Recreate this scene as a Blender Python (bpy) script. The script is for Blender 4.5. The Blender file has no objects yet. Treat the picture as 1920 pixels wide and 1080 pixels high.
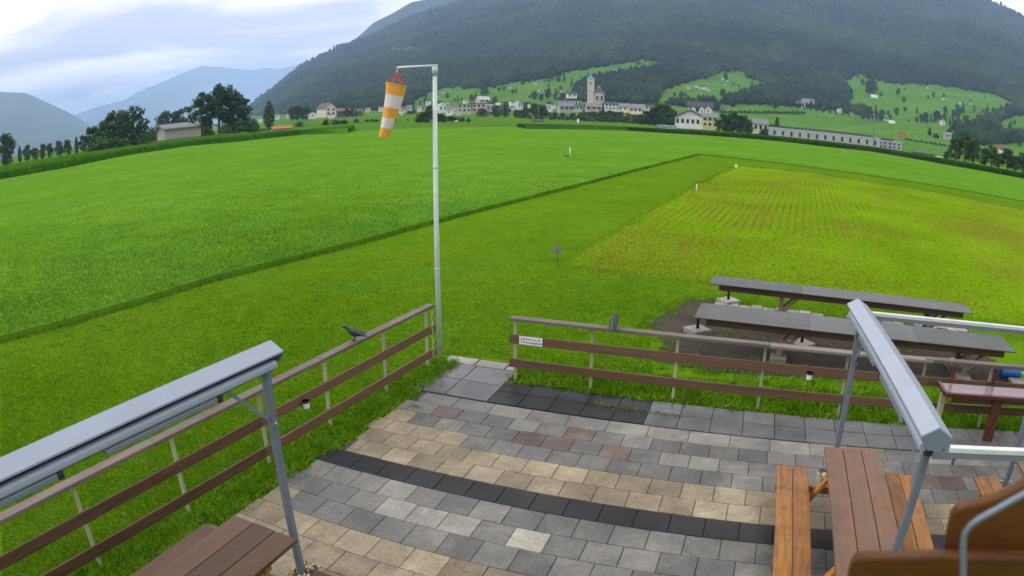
import bpy, bmesh, math, random
import numpy as np
from mathutils import Vector, noise as mnoise
random.seed(7); rng = np.random.default_rng(7)
sc = bpy.context.scene
COL = sc.collection
# ---------------------------------------------------------------- camera (wide lens with barrel distortion)
# world: X along the paving courses, Y across them (away from the clubhouse), metres; camera foot at the origin
CAM_H, YAW, PITCH, FPX, KD = 4.28, 0.3613, 0.2578, 1272.43, 0.0888
cd = bpy.data.cameras.new('camera'); cam = bpy.data.objects.new('camera', cd); COL.objects.link(cam)
cam.location = (0, 0, CAM_H); cam.rotation_euler = (math.pi/2 - PITCH, 0, YAW)
cd.type = 'PANO'; cd.sensor_width = 36; cd.sensor_fit = 'HORIZONTAL'; cd.clip_end = 60000; cd.clip_start = 0.02
fmm = FPX*36/1920
cy = cd if hasattr(cd, 'panorama_type') else cd.cycles
cy.panorama_type = 'FISHEYE_LENS_POLYNOMIAL'; cy.fisheye_fov = math.pi
cy.fisheye_polynomial_k0 = 0; cy.fisheye_polynomial_k1 = -1/fmm; cy.fisheye_polynomial_k2 = 0
cy.fisheye_polynomial_k3 = -KD/fmm**3; cy.fisheye_polynomial_k4 = 0
cd.lens = 50; cd.dof.use_dof = True; cd.dof.focus_distance = 10.0; cd.dof.aperture_fstop = 5.5
sc.camera = cam
# ---------------------------------------------------------------- sky, sun, exposure
SUN_EL, SUN_AZ = math.radians(38), math.radians(250)      # soft overcast morning light from the left, slightly behind the camera
w = bpy.data.worlds.new('World'); sc.world = w; w.use_nodes = True
nt = w.node_tree; nt.nodes.clear()
def wn(t, **k):
    n = nt.nodes.new(t)
    for a, b in k.items(): setattr(n, a, b)
    return n
out = wn('ShaderNodeOutputWorld'); bg = wn('ShaderNodeBackground'); bg.inputs[1].default_value = 0.10
sky = wn('ShaderNodeTexSky', sky_type='NISHITA', sun_disc=False, sun_elevation=SUN_EL, sun_rotation=SUN_AZ)
sky.air_density = 1.0; sky.dust_density = 2.0
tc = wn('ShaderNodeTexCoord'); sep = wn('ShaderNodeSeparateXYZ'); nt.links.new(tc.outputs['Generated'], sep.inputs[0])
# cloud deck: directions divided by their height, so that the clouds lie on a flat layer
mx = wn('ShaderNodeMath', operation='MAXIMUM'); nt.links.new(sep.outputs[2], mx.inputs[0]); mx.inputs[1].default_value = 0.0
ad = wn('ShaderNodeMath', operation='ADD'); nt.links.new(mx.outputs[0], ad.inputs[0]); ad.inputs[1].default_value = 0.09
dv = wn('ShaderNodeVectorMath', operation='DIVIDE'); nt.links.new(tc.outputs['Generated'], dv.inputs[0]); nt.links.new(ad.outputs[0], dv.inputs[1])
n1 = wn('ShaderNodeTexNoise'); n1.inputs['Scale'].default_value = 0.62; n1.inputs['Detail'].default_value = 7; n1.inputs['Roughness'].default_value = 0.52; n1.inputs['Distortion'].default_value = 0.6
nt.links.new(dv.outputs[0], n1.inputs['Vector'])
cr = wn('ShaderNodeValToRGB'); e = cr.color_ramp.elements
e[0].position = 0.42; e[0].color = (7.4, 6.9, 7.9, 1); e[1].position = 0.58; e[1].color = (16.0, 14.6, 14.4, 1)
nt.links.new(n1.outputs[0], cr.inputs[0])
mix = wn('ShaderNodeMix', data_type='RGBA'); mix.inputs[0].default_value = 0.94
nt.links.new(sky.outputs[0], mix.inputs[6]); nt.links.new(cr.outputs[0], mix.inputs[7])
nt.links.new(mix.outputs[2], bg.inputs[0]); nt.links.new(bg.outputs[0], out.inputs[0])
sl = bpy.data.lights.new('sun', 'SUN'); sl.energy = 1.5; sl.angle = math.radians(18); sl.color = (1, .95, .88)
so = bpy.data.objects.new('sun', sl); COL.objects.link(so)
sdir = Vector((math.sin(SUN_AZ)*math.cos(SUN_EL), math.cos(SUN_AZ)*math.cos(SUN_EL), math.sin(SUN_EL)))
so.rotation_euler = sdir.to_track_quat('Z', 'Y').to_euler()
sc.view_settings.view_transform = 'Standard'; sc.view_settings.look = 'None'
sc.view_settings.exposure = 0.60; sc.view_settings.gamma = 1.0
sc.cycles.use_denoising = True
sc.cycles.volume_bounces = 1; sc.cycles.max_bounces = 6; sc.cycles.diffuse_bounces = 3; sc.cycles.transparent_max_bounces = 6
# ---------------------------------------------------------------- pixels of the 1920x1080 photograph -> directions and places
CY, SY = math.cos(YAW), math.sin(YAW)
def ray(px, py):
    dx, dy = (px-960)/FPX, (py-540)/FPX; r = math.hypot(dx, dy); th = r*(1+KD*r*r); s = math.sin(th)/max(r, 1e-9)
    x, y, z = dx*s, -dy*s, math.cos(th); cp, sp = math.cos(PITCH), math.sin(PITCH)
    X, Y, Z = x, z*cp+y*sp, y*cp-z*sp
    return Vector((CY*X - SY*Y, SY*X + CY*Y, Z))
def at_z(px, py, z=0.0):
    r = ray(px, py); t = (z-CAM_H)/r.z; return Vector((r.x*t, r.y*t, z))
def at_d(px, py, d):
    r = ray(px, py); t = d/math.hypot(r.x, r.y); return Vector((r.x*t, r.y*t, CAM_H+r.z*t))
def project(P):
    P = np.asarray(P, float); d = P - np.array([0, 0, CAM_H]); d /= np.linalg.norm(d, axis=1)[:, None]
    X = CY*d[:, 0]+SY*d[:, 1]; Y = -SY*d[:, 0]+CY*d[:, 1]; Z = d[:, 2]
    cp, sp = math.cos(PITCH), math.sin(PITCH)
    z = Y*cp-Z*sp; y = Y*sp+Z*cp; th = np.arccos(np.clip(z, -1, 1)); r = th.copy()
    for _ in range(12): r = r-(r*(1+KD*r*r)-th)/(1+3*KD*r*r)
    s = np.maximum(np.hypot(X, y), 1e-9)
    return np.stack([960+FPX*r*X/s, 540-FPX*r*y/s], 1)
def inpoly(p, poly):
    x, y = p[:, 0], p[:, 1]; ins = np.zeros(len(p), bool); n = len(poly)
    for i in range(n):
        x1, y1 = poly[i]; x2, y2 = poly[(i+1) % n]
        c = ((y1 > y) != (y2 > y)) & (x < (x2-x1)*(y-y1)/((y2-y1) or 1e-9)+x1); ins ^= c
    return ins
def camf(x, y): return (CY*x - SY*y, SY*x + CY*y)          # camera-heading frame -> world
# ---------------------------------------------------------------- materials
def lin(c):
    return tuple((v/12.92 if v <= .04045 else ((v+.055)/1.055)**2.4) for v in (q/255 for q in c))+(1,)
class NT:
    def __init__(s, name):
        s.m = bpy.data.materials.new(name); s.m.use_nodes = True; s.t = s.m.node_tree; s.b = s.t.nodes['Principled BSDF']
    def n(s, ty, **k):
        n = s.t.nodes.new(ty)
        for a, v in k.items():
            if a[0] == '_': n.inputs[a[1:].replace('_', ' ')].default_value = v
            else: setattr(n, a, v)
        return n
    def l(s, a, b): s.t.links.new(a, b)
    def pos(s): return s.n('ShaderNodeNewGeometry').outputs['Position']
    def obj(s): return s.n('ShaderNodeTexCoord').outputs['Object']
    def noise(s, vec, scale, detail=4, rough=.55, dist=0):
        n = s.n('ShaderNodeTexNoise', _Scale=scale, _Detail=detail, _Roughness=rough, _Distortion=dist); s.l(vec, n.inputs['Vector']); return n.outputs[0]
    def ramp(s, f, *st):
        r = s.n('ShaderNodeValToRGB'); e = r.color_ramp.elements
        while len(e) < len(st): e.new(.5)
        for i, (p, c) in enumerate(st): e[i].position = p; e[i].color = c if len(c) == 4 else tuple(c)+(1,)
        s.l(f, r.inputs[0]); return r.outputs[0]
    def mix(s, f, a, b, mode='MIX'):
        m = s.n('ShaderNodeMix', data_type='RGBA', blend_type=mode)
        for i, v in ((0, f), (6, a), (7, b)):
            if isinstance(v, bpy.types.NodeSocket): s.l(v, m.inputs[i])
            else: m.inputs[i].default_value = v
        return m.outputs[2]
    def math(s, op, a, b=0.0):
        m = s.n('ShaderNodeMath', operation=op)
        for i, v in enumerate((a, b)):
            if isinstance(v, bpy.types.NodeSocket): s.l(v, m.inputs[i])
            else: m.inputs[i].default_value = v
        return m.outputs[0]
    def mapv(s, vec, scale=(1, 1, 1), rot=(0, 0, 0)):
        m = s.n('ShaderNodeMapping'); m.inputs['Scale'].default_value = scale; m.inputs['Rotation'].default_value = rot; s.l(vec, m.inputs[0]); return m.outputs[0]
    def bump(s, h, st=.3, d=.01):
        b = s.n('ShaderNodeBump', _Strength=st, _Distance=d); s.l(h, b.inputs['Height']); s.l(b.outputs[0], s.b.inputs['Normal'])
    def base(s, c, rough=.7, metal=0):
        if isinstance(c, bpy.types.NodeSocket): s.l(c, s.b.inputs['Base Color'])
        else: s.b.inputs['Base Color'].default_value = c
        if isinstance(rough, bpy.types.NodeSocket): s.l(rough, s.b.inputs['Roughness'])
        else: s.b.inputs['Roughness'].default_value = rough
        s.b.inputs['Metallic'].default_value = metal; return s.m
def sc_(c, k): return tuple(min(1, v*k) for v in c[:3])+(1,)
def plain(name, c, rough=.7, metal=0, var=.25, scale=6, bump=0):
    t = NT(name); f = t.noise(t.obj(), scale, 5, .6)
    m = t.base(t.ramp(f, (.3, sc_(c, 1-var)), (.7, sc_(c, 1+var))), rough, metal)
    if bump: t.bump(f, bump, .01)
    return m
M = {}
def grass_mat(name, dark, mid, light, big=.25, fine=9.0, dry=None, bumpst=.5, haze=0):
    t = NT(name); p = t.pos()
    a = t.noise(p, big, 4, .6); b = t.noise(p, fine, 3, .65); c = t.noise(t.mapv(p, (1, 1, .3)), fine*6, 2, .6)
    f = t.math('ADD', t.math('MULTIPLY', a, .45), t.math('ADD', t.math('MULTIPLY', b, .35), t.math('MULTIPLY', c, .25)))
    col = t.ramp(f, (.36, dark), (.52, mid), (.68, light))
    cool = t.noise(t.mapv(p, (1, 1, 1), (0, 0, .5)), big*2.6, 5, .7, .4); col = t.mix(t.ramp(cool, (.46, (0, 0, 0)), (.66, (.6, .6, .6))), col, t.mix(1.0, col, (.80, .95, 1.9, 1), 'MULTIPLY'))
    mo = t.ramp(t.noise(t.mapv(p, (1, 1, 1), (0, 0, .9)), fine*.32, 5, .7, .3), (.34, (.84, .86, .84)), (.62, (1.08, 1.06, 1.08))); col = t.mix(1.0, col, mo, 'MULTIPLY')
    if dry:
        d = t.noise(p, big*.8, 5, .65, .5); col = t.mix(t.ramp(d, (.60, (0, 0, 0)), (.78, (.55, .55, .55))), col, dry)
    t.base(col, .9); t.b.inputs['Specular IOR Level'].default_value = .0
    if bumpst: t.bump(t.math('ADD', b, c), bumpst, .03)
    M[name] = t.m
grass_mat('lawn', (.070, .152, .004, 1), (.094, .194, .006, 1), (.118, .230, .010, 1), .22, 5, (.15, .175, .012, 1))
grass_mat('meadow', (.078, .188, .010, 1), (.102, .230, .014, 1), (.130, .270, .022, 1), .07, 1.2)
grass_mat('far_field', (.055, .135, .010, 1), (.075, .170, .013, 1), (.10, .21, .018, 1), .02, .4, None, 0)
grass_mat('hill_meadow', (.056, .140, .010, 1), (.078, .180, .013, 1), (.11, .225, .020, 1), .012, .08, (.11, .15, .03, 1), 0)
grass_mat('weed', (.075, .170, .004, 1), (.12, .25, .008, 1), (.19, .34, .02, 1), 1.6, 16, None, 0)
grass_mat('corn', (.060, .170, .006, 1), (.088, .235, .009, 1), (.13, .29, .014, 1), .1, 3.0, None, 0)
grass_mat('crop', (.040, .095, .012, 1), (.056, .125, .016, 1), (.080, .15, .022, 1), .08, 2.0, None, 0)
def leafmat(name, dark, light):
    t = NT(name); p = t.pos(); oi = t.n('ShaderNodeObjectInfo')
    a = t.noise(p, .35, 4, .6); f = t.math('ADD', t.math('MULTIPLY', a, .75), t.math('MULTIPLY', oi.outputs['Random'], .25))
    t.base(t.ramp(f, (.35, dark), (.65, light)), .8); t.b.inputs['Specular IOR Level'].default_value = .1; M[name] = t.m
leafmat('leaf_dark', (.020, .044, .014, 1), (.046, .086, .024, 1))
leafmat('leaf_mid', (.028, .064, .014, 1), (.062, .12, .026, 1))
leafmat('leaf_pale', (.045, .09, .03, 1), (.08, .14, .045, 1))
leafmat('leaf_poplar', (.03, .06, .018, 1), (.058, .10, .03, 1))
def forest():
    t = NT('forest_leaf'); p = t.pos()
    a = t.noise(p, .004, 5, .6); b = t.noise(p, .03, 4, .65)
    f = t.math('ADD', t.math('MULTIPLY', a, .55), t.math('MULTIPLY', b, .45))
    t.base(t.ramp(f, (.38, (.006, .014, .010, 1)), (.5, (.015, .031, .014, 1)), (.62, (.042, .070, .022, 1))), .9); t.b.inputs['Specular IOR Level'].default_value = .05; M['forest'] = t.m
forest()
M['bark'] = plain('bark', (.07, .055, .04, 1), .9, 0, .3, 3)
# mown hay field with raked rows and dry streaks
def hay(key, rowk):
    t = NT(key); p = t.pos(); q = t.mapv(p, (1, 1, 1), (0, 0, -YAW+0.44+math.radians(0)))
    sp = t.n('ShaderNodeSeparateXYZ'); 
    wob = t.noise(p, .18, 3, .5); a = t.noise(p, .12, 5, .65); b = t.noise(p, 6, 4, .7)
    wv = t.n('ShaderNodeTexWave', wave_type='BANDS', bands_direction='X', _Scale=.85, _Distortion=1.8, _Detail=2, _Detail_Scale=.35); t.l(q, wv.inputs['Vector'])
    st = t.noise(t.mapv(q, (1.1, .05, 1)), 1.0, 4, .6)
    f = t.math('ADD', t.math('MULTIPLY', a, .55), t.math('ADD', t.math('MULTIPLY', b, .30), t.math('MULTIPLY', st, .2)))
    col = t.ramp(f, (.40, (.108, .200, .004, 1)), (.52, (.148, .265, .006, 1)), (.66, (.19, .315, .012, 1)))
    dry = t.ramp(t.math('ADD', t.math('MULTIPLY', st, .25), t.math('ADD', t.math('MULTIPLY', t.noise(p, .09, 5, .65, .6), .5), t.math('MULTIPLY', b, .25))), (.47, (0, 0, 0)), (.60, (.85, .85, .85)))
    col = t.mix(dry, col, (.155, .155, .018, 1))
    rows = t.math('MULTIPLY', t.ramp(wv.outputs[0], (.04, (1, 1, 1)), (.34, (0, 0, 0))), t.ramp(t.noise(p, .22, 4, .6), (.40, (0, 0, 0)), (.60, (1, 1, 1))))
    col = t.mix(t.math('MULTIPLY', rows, rowk), col, (.085, .072, .012, 1))
    t.base(col, .9); t.b.inputs['Specular IOR Level'].default_value = .0; t.bump(b, .5, .03); M[key] = t.m
hay('hay', .0); hay('hay_rows', .62)
def soil():
    t = NT('soil'); p = t.pos(); a = t.noise(p, .9, 5, .65); b = t.noise(p, 18, 4, .7)
    f = t.math('ADD', t.math('MULTIPLY', a, .6), t.math('MULTIPLY', b, .4))
    col = t.ramp(f, (.35, (.015, .009, .006, 1)), (.48, (.030, .018, .011, 1)), (.60, (.050, .038, .018, 1)), (.74, (.075, .09, .014, 1)))
    t.base(col, .9); t.bump(b, .7, .03); M['soil'] = t.m
soil()
def stone(name, c1, c2, rough=.6, var=.22, wet=.25, speck=.0):
    t = NT(name); p = t.pos(); oi = t.n('ShaderNodeObjectInfo').outputs['Random']
    a = t.noise(p, 2.4, 6, .68); b = t.noise(p, 26, 4, .7); c = t.noise(p, .8, 3, .5)
    f = t.math('ADD', t.math('MULTIPLY', a, .45), t.math('ADD', t.math('MULTIPLY', b, .43), t.math('MULTIPLY', oi, .12)))
    col = t.ramp(f, (.36, c1), (.64, c2))
    g = t.math('ADD', 1-var/2, t.math('MULTIPLY', oi, var)); col = t.mix(1.0, col, g, 'MULTIPLY')
    col = t.mix(t.ramp(t.noise(p, 1.1, 6, .72, .8), (.46, (0, 0, 0)), (.66, (.7, .7, .7))), col, t.mix(1.0, col, (1.75, 1.72, 1.62, 1), 'MULTIPLY')); col = t.mix(t.ramp(t.noise(p, 3.1, 5, .7), (.56, (0, 0, 0)), (.74, (.45, .45, .45))), col, t.mix(1.0, col, (.55, .55, .52, 1), 'MULTIPLY'))
    r = t.ramp(c, (.38, (wet,)*3), (.60, (rough,)*3)); t.base(col, r); t.bump(b, .35, .006); t.b.inputs['Specular IOR Level'].default_value = .22 if name == 'paver_dark' else .36; M[name] = t.m
stone('paver_grey', (0.065, 0.066, 0.057, 1), (0.153, 0.152, 0.130, 1), .62, .16, .36)
stone('paver_light', (0.134, 0.132, 0.111, 1), (0.244, 0.241, 0.201, 1), .65, .16, .45)
stone('paver_pale', (0.089, 0.089, 0.079, 1), (0.192, 0.190, 0.161, 1), .6, .14, .38)
stone('paver_beige', (0.128, 0.100, 0.058, 1), (0.278, 0.241, 0.152, 1), .7, .22, .45)
stone('paver_dark', (0.007, 0.007, 0.007, 1), (0.016, 0.016, 0.015, 1), .5, .2, .34)
stone('paver_wet', (0.044, 0.045, 0.044, 1), (0.092, 0.093, 0.087, 1), .30, .15, .12)
stone('paver_red', (0.060, 0.041, 0.032, 1), (0.125, 0.093, 0.075, 1), .6, .2, .4)
stone('slab_white', (0.172, 0.171, 0.139, 1), (0.302, 0.296, 0.243, 1), .7, .15, .5)
stone('concrete', (0.110, 0.105, 0.086, 1), (0.192, 0.186, 0.153, 1), .8, .2, .6)
M['bedding'] = plain('bedding_sand', (.045, .042, .036, 1), .9, 0, .4, 8)
M['pebble'] = plain('pebble', (.52, .42, .22, 1), .6, 0, .35, 20)
def wood(name, c1, c2, axis='Y', rough=.55, worn=None, scale=1.0, wornpos=(.52, .66)):
    t = NT(name); o = t.obj(); sx = (26, 26, 26); k = 'XYZ'.index(axis); s = [14*scale]*3; s[k] = .9*scale
    a = t.noise(t.mapv(o, tuple(s)), 1.0, 6, .7, .6); b = t.noise(o, 2.3*scale, 5, .65); oi = t.n('ShaderNodeObjectInfo').outputs['Random']
    f = t.math('ADD', t.math('MULTIPLY', a, .7), t.math('MULTIPLY', oi, .3)); col = t.ramp(f, (.3, c1), (.7, c2))
    if worn:
        s2 = [17*scale]*3; s2[k] = .9*scale; wn_ = t.math('ADD', t.math('MULTIPLY', t.noise(t.mapv(o, tuple(s2)), 1.0, 6, .72, .5), .6), t.math('MULTIPLY', t.noise(o, 3.0*scale, 5, .7), .4))
        col = t.mix(t.ramp(wn_, (wornpos[0], (0, 0, 0)), (wornpos[1], (1, 1, 1))), col, worn)
    t.base(col, t.ramp(b, (.35, (rough*.55,)*3), (.65, (rough,)*3))); t.bump(a, .25, .004); t.b.inputs['Specular IOR Level'].default_value = .18; M[name] = t.m
wood('fence_board', (.068, .038, .021, 1), (.16, .092, .053, 1), 'X', .6)
wood('fence_board_y', (.068, .038, .021, 1), (.16, .092, .053, 1), 'Y', .6)
wood('rail_top', (.10, .085, .062, 1), (.23, .195, .15, 1), 'X', .65, (.12, .11, .075, 1))
wood('rail_top_y', (.085, .066, .05, 1), (.19, .155, .12, 1), 'Y', .65, (.11, .095, .065, 1))
wood('post_pale', (.22, .23, .13, 1), (.40, .41, .25, 1), 'Z', .7)
wood('picnic', (.25, .105, .018, 1), (.40, .175, .036, 1), 'Y', .6, (.10, .058, .034, 1), 1.6, (.42, .66))
wood('picnic_top', (.19, .088, .036, 1), (.28, .13, .052, 1), 'Y', .55, (.13, .092, .066, 1), 1.6, (.32, .60))
wood('picnic_dark', (.070, .040, .024, 1), (.125, .072, .044, 1), 'Y', .4, (.19, .080, .030, 1), 1, (.60, .74))
wood('picnic_leg', (.25, .11, .025, 1), (.42, .19, .05, 1), 'Z', .55)
wood('plate_grey', (.046, .052, .042, 1), (.10, .108, .09, 1), 'X', .42, (.085, .092, .08, 1), .25, (.45, .75))  # broad lighter patches paint the sheen of a wet film
wood('trestle', (.06, .032, .02, 1), (.14, .085, .05, 1), 'X', .7)
wood('trestle_leg', (.11, .075, .045, 1), (.22, .155, .10, 1), 'Z', .75)
wood('red_wood', (.060, .022, .016, 1), (.125, .044, .032, 1), 'X', .4)
wood('red_top_sheen', (.20, .15, .15, 1), (.32, .26, .26, 1), 'X', .22, (.15, .05, .04, 1), 1, (.58, .7))  # pale base colour stands for sky reflected on the wet red wood
wood('near_wood', (.042, .017, .005, 1), (.11, .043, .010, 1), 'X', .5, (.05, .025, .012, 1), 2.0)
M['alu'] = plain('aluminium_paint', (.30, .345, .40, 1), .38, .0, .05, 3)
M['alu_dark'] = plain('aluminium_dark', (.16, .185, .22, 1), .4, .0, .06, 3)  # darker grey of end plates, arms and braces
M['gap'] = plain('black_gap', (.018, .016, .03, 1), .6, 0, .1, 4)
M['steel_post'] = plain('steel_post', (.15, .18, .215, 1), .45, .2, .12, 4)
M['rail_white'] = plain('white_rail', (.62, .64, .62, 1), .3, .1, .08, 4)
M['galv'] = plain('galvanised_steel', (.56, .62, .58, 1), .4, .15, .12, 4)
M['black'] = plain('black_plastic', (.012, .012, .014, 1), .45, 0, .2, 6)
M['white'] = plain('white_paint', (.72, .72, .70, 1), .5, 0, .06, 4)
M['plaque'] = plain('plaque_white', (.68, .70, .66, 1), .5, 0, .05, 4)
M['ink'] = plain('ink', (.03, .03, .035, 1), .6, 0, .1, 4)
M['blue'] = plain('blue_plastic', (.015, .12, .34, 1), .4, 0, .3, 12)
M['orange'] = plain('orange_cloth', (.80, .36, .05, 1), .75, 0, .12, 5)
M['whitecloth'] = plain('white_cloth', (.72, .63, .61, 1), .75, 0, .06, 5)
M['redcord'] = plain('red_cord', (.55, .05, .03, 1), .6, 0, .1, 5)
M['crow'] = plain('crow_feather', (.028, .030, .040, 1), .42, 0, .3, 20)
M['rope'] = plain('rope', (.5, .46, .30, 1), .8, 0, .2, 20)
M['asphalt'] = plain('asphalt', (.17, .17, .17, 1), .9, 0, .2, .5)
for nm, c in dict(wall_white=(.66, .66, .64), wall_cream=(.58, .53, .42), wall_yellow=(.62, .54, .30), wall_grey=(.36, .37, .36), wall_beige=(.50, .44, .34), wall_brown=(.20, .15, .11), wall_barn=(.34, .30, .24), wall_wood=(.10, .075, .055), wall_hall=(.38, .39, .37), wall_pink=(.46, .38, .35),
                  roof_dark=(.045, .042, .048), roof_brown=(.10, .07, .06), roof_red=(.17, .075, .055), roof_grey=(.17, .175, .18), roof_violet=(.045, .038, .075), roof_orange=(.38, .13, .06), roof_pale=(.42, .42, .40), glass=(.03, .034, .04), copper=(.16, .24, .22), white_far=(.8, .8, .8), mast=(.12, .13, .12), pole_pale=(.30, .32, .29)).items():
    M[nm] = plain(nm, c+(1,), .75 if nm != 'glass' else .2, 0, .12, .6)
# ---------------------------------------------------------------- mesh helpers
class MB:
    def __init__(s): s.v = []; s.f = []
    def add(s, vs, fs):
        k = len(s.v); s.v += [tuple(v) for v in vs]; s.f += [tuple(i+k for i in f) for f in fs]; return s
    def box(s, x0, x1, y0, y1, z0, z1):
        return s.add([(x0, y0, z0), (x1, y0, z0), (x1, y1, z0), (x0, y1, z0), (x0, y0, z1), (x1, y0, z1), (x1, y1, z1), (x0, y1, z1)],
                     [(0, 3, 2, 1), (4, 5, 6, 7), (0, 1, 5, 4), (1, 2, 6, 5), (2, 3, 7, 6), (3, 0, 4, 7)])
    def beam(s, p0, p1, wd, ht, up=(0, 0, 1)):
        p0, p1 = Vector(p0), Vector(p1); d = (p1-p0).normalized(); up = Vector(up)
        sd = d.cross(up)
        sd = sd.normalized() if sd.length > 1e-5 else Vector((1, 0, 0)); u = sd.cross(d)
        vs = [p+sd*a*wd/2+u*b*ht/2 for p in (p0, p1) for a, b in ((-1, -1), (1, -1), (1, 1), (-1, 1))]
        return s.add(vs, [(0, 1, 2, 3), (7, 6, 5, 4), (0, 4, 5, 1), (1, 5, 6, 2), (2, 6, 7, 3), (3, 7, 4, 0)])
    def tube(s, pts, rad, n=10, cap=True):
        pts = [Vector(p) for p in pts]; rad = rad if isinstance(rad, (list, tuple)) else [rad]*len(pts); k = len(s.v); a = None
        for i, p in enumerate(pts):
            d = (pts[min(i+1, len(pts)-1)]-pts[max(i-1, 0)]).normalized()
            if a is None: a = d.cross(Vector((0, 0, 1))); a = a if a.length > .05 else d.cross(Vector((1, 0, 0)))
            a = (a-d*a.dot(d)).normalized(); b = d.cross(a)
            for j in range(n):
                t = 2*math.pi*j/n; s.v.append(tuple(p+(a*math.cos(t)+b*math.sin(t))*rad[i]))
        for i in range(len(pts)-1):
            for j in range(n): s.f.append((k+i*n+j, k+i*n+(j+1) % n, k+(i+1)*n+(j+1) % n, k+(i+1)*n+j))
        if cap: s.f.append(tuple(k+j for j in range(n))[::-1]); s.f.append(tuple(k+(len(pts)-1)*n+j for j in range(n)))
        return s
    def prism(s, prof, p0, ax, ex, L):       # profile (a,b) in the plane of vectors ax[0], ax[1] at p0, swept by ex*L
        p0 = Vector(p0); A, B = Vector(ax[0]), Vector(ax[1]); E = Vector(ex)*L; n = len(prof)
        vs = [p0+A*a+B*b for a, b in prof]; vs += [v+E for v in vs]
        return s.add(vs, [tuple(range(n))[::-1], tuple(range(n, 2*n))]+[(i, (i+1) % n, n+(i+1) % n, n+i) for i in range(n)])
    def mesh(s, name, off=(0, 0, 0)):
        me = bpy.data.meshes.new(name); o = Vector(off)
        me.from_pydata([tuple(Vector(v)-o) for v in s.v], [], s.f); me.update(); return me
def props(o, label=None, cat=None, group=None, kind=None):
    if label: o['label'] = label
    if cat: o['category'] = cat
    if group: o['group'] = group
    if kind: o['kind'] = kind
    return o
def ob(name, me, mat=None, parent=None, loc=(0, 0, 0), smooth=False, bevel=0):
    o = bpy.data.objects.new(name, me); COL.objects.link(o); o.parent = parent; o.location = loc
    if mat is not None and not me.materials: me.materials.append(M[mat] if isinstance(mat, str) else mat)
    if smooth: me.polygons.foreach_set('use_smooth', [True]*len(me.polygons))
    if bevel:
        b = o.modifiers.new('bevel', 'BEVEL'); b.width = bevel; b.segments = 2; b.limit_method = 'ANGLE'; b.angle_limit = .6
    return o
def root(name, label, cat, loc=(0, 0, 0), rz=0, group=None):
    o = bpy.data.objects.new(name, None); COL.objects.link(o); o.location = loc; o.rotation_euler = (0, 0, rz); o.empty_display_size = .2
    return props(o, label, cat, group)
def org(p):      # base of the thing a part belongs to
    while p.parent: p = p.parent
    return p.location
def part(parent, name, mb, mat, smooth=False, bevel=0):      # mb in world coordinates, root unrotated
    return ob(name, mb.mesh(name, org(parent)), mat, parent, smooth=smooth, bevel=bevel)
def npmesh(name, V, F):
    me = bpy.data.meshes.new(name); V = np.asarray(V, np.float32); F = np.asarray(F, np.int32); k = F.shape[1]
    me.vertices.add(len(V)); me.vertices.foreach_set('co', V.ravel()); me.loops.add(F.size); me.loops.foreach_set('vertex_index', F.ravel())
    me.polygons.add(len(F)); me.polygons.foreach_set('loop_start', np.arange(0, F.size, k, dtype=np.int32)); me.polygons.foreach_set('loop_total', np.full(len(F), k, np.int32))
    me.update(calc_edges=True); return me
def copy_tree(o, parent=None, loc=None, rz=None, scale=None):
    c = o.copy(); COL.objects.link(c); c.parent = parent
    if loc is not None: c.location = loc
    if rz is not None: c.rotation_euler = (0, 0, rz)
    if scale is not None: c.scale = scale
    for ch in o.children: copy_tree(ch, c)
    return c
def fnoise(x, y, s, seed=0.0): return mnoise.fractal(Vector((x*s+seed, y*s-seed, seed)), 1.0, 2.0, 4)
# ================================================================ THE SETTING: valley floor, hillside, mountains
AZ_S = np.array([-27, -22.7, -19.9, -18.05, -14.4, -11.7, -8.0, -4.0, 0, 10, 20, 30, 40, 44, 50, 60, 70.])
EL_S = np.array([0.0, 1.05, 2.97, 4.45, 6.0, 6.9, 8.4, 9.7, 11, 13, 13.6, 13.4, 13.0, 11.9, 10, 7.5, 4.5])
AZ_F = np.array([-27, -20, -15, -7, 0, 7, 15, 25, 35, 45, 60.]); FOOT = np.array([1900, 1100, 760, 650, 600, 540, 500, 560, 540, 470, 450.])
RIDGE = 3600.0
_px = rng.uniform(0, 50, 8)
def und(x, y):     # smooth pseudo-random undulation, vectorised
    return (np.sin(x*.0061+1.3)*np.cos(y*.0047+.4)+.6*np.sin(x*.013+y*.009+2.)+.35*np.sin(x*.029-y*.023+.7)+.2*np.sin(x*.061+y*.047))/2.1
def T(az, d):
    az, d = np.broadcast_arrays(np.asarray(az, float), np.asarray(d, float))
    zs = RIDGE*np.tan(np.radians(np.interp(az, AZ_S, EL_S))); F = np.interp(az, AZ_F, FOOT)
    s = np.clip((d-F)/(RIDGE-F), 0, 1.6); s1 = np.minimum(s, 1)
    x, y = d*np.sin(np.radians(az)), d*np.cos(np.radians(az))
    up = zs*(s1**1.55) - np.maximum(s-1, 0)*500*(zs > 1)
    g = und(x, y)*(3+38*s1)*np.clip(s1*14, 0, 1)*np.clip(zs/300, 0, 1)*np.clip((1-s1)*6, .25, 1)
    dip = -4.2*np.clip((az-10)/12, 0, 1)*np.clip((d-200)/230, 0, 1)*np.clip((70-az)/10, 0, 1)
    rise = 6.5*np.clip((d-230)/450, 0, 1)*np.clip((8-az)/14, 0, 1)*np.clip((az+27)/8, 0, 1)
    return np.where(d > 150, up+g+dip+rise, 0)
def tz(p):
    x, y = CY*p[0]+SY*p[1], -SY*p[0]+CY*p[1]
    return float(T(math.degrees(math.atan2(x, y)), math.hypot(x, y)))
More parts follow.
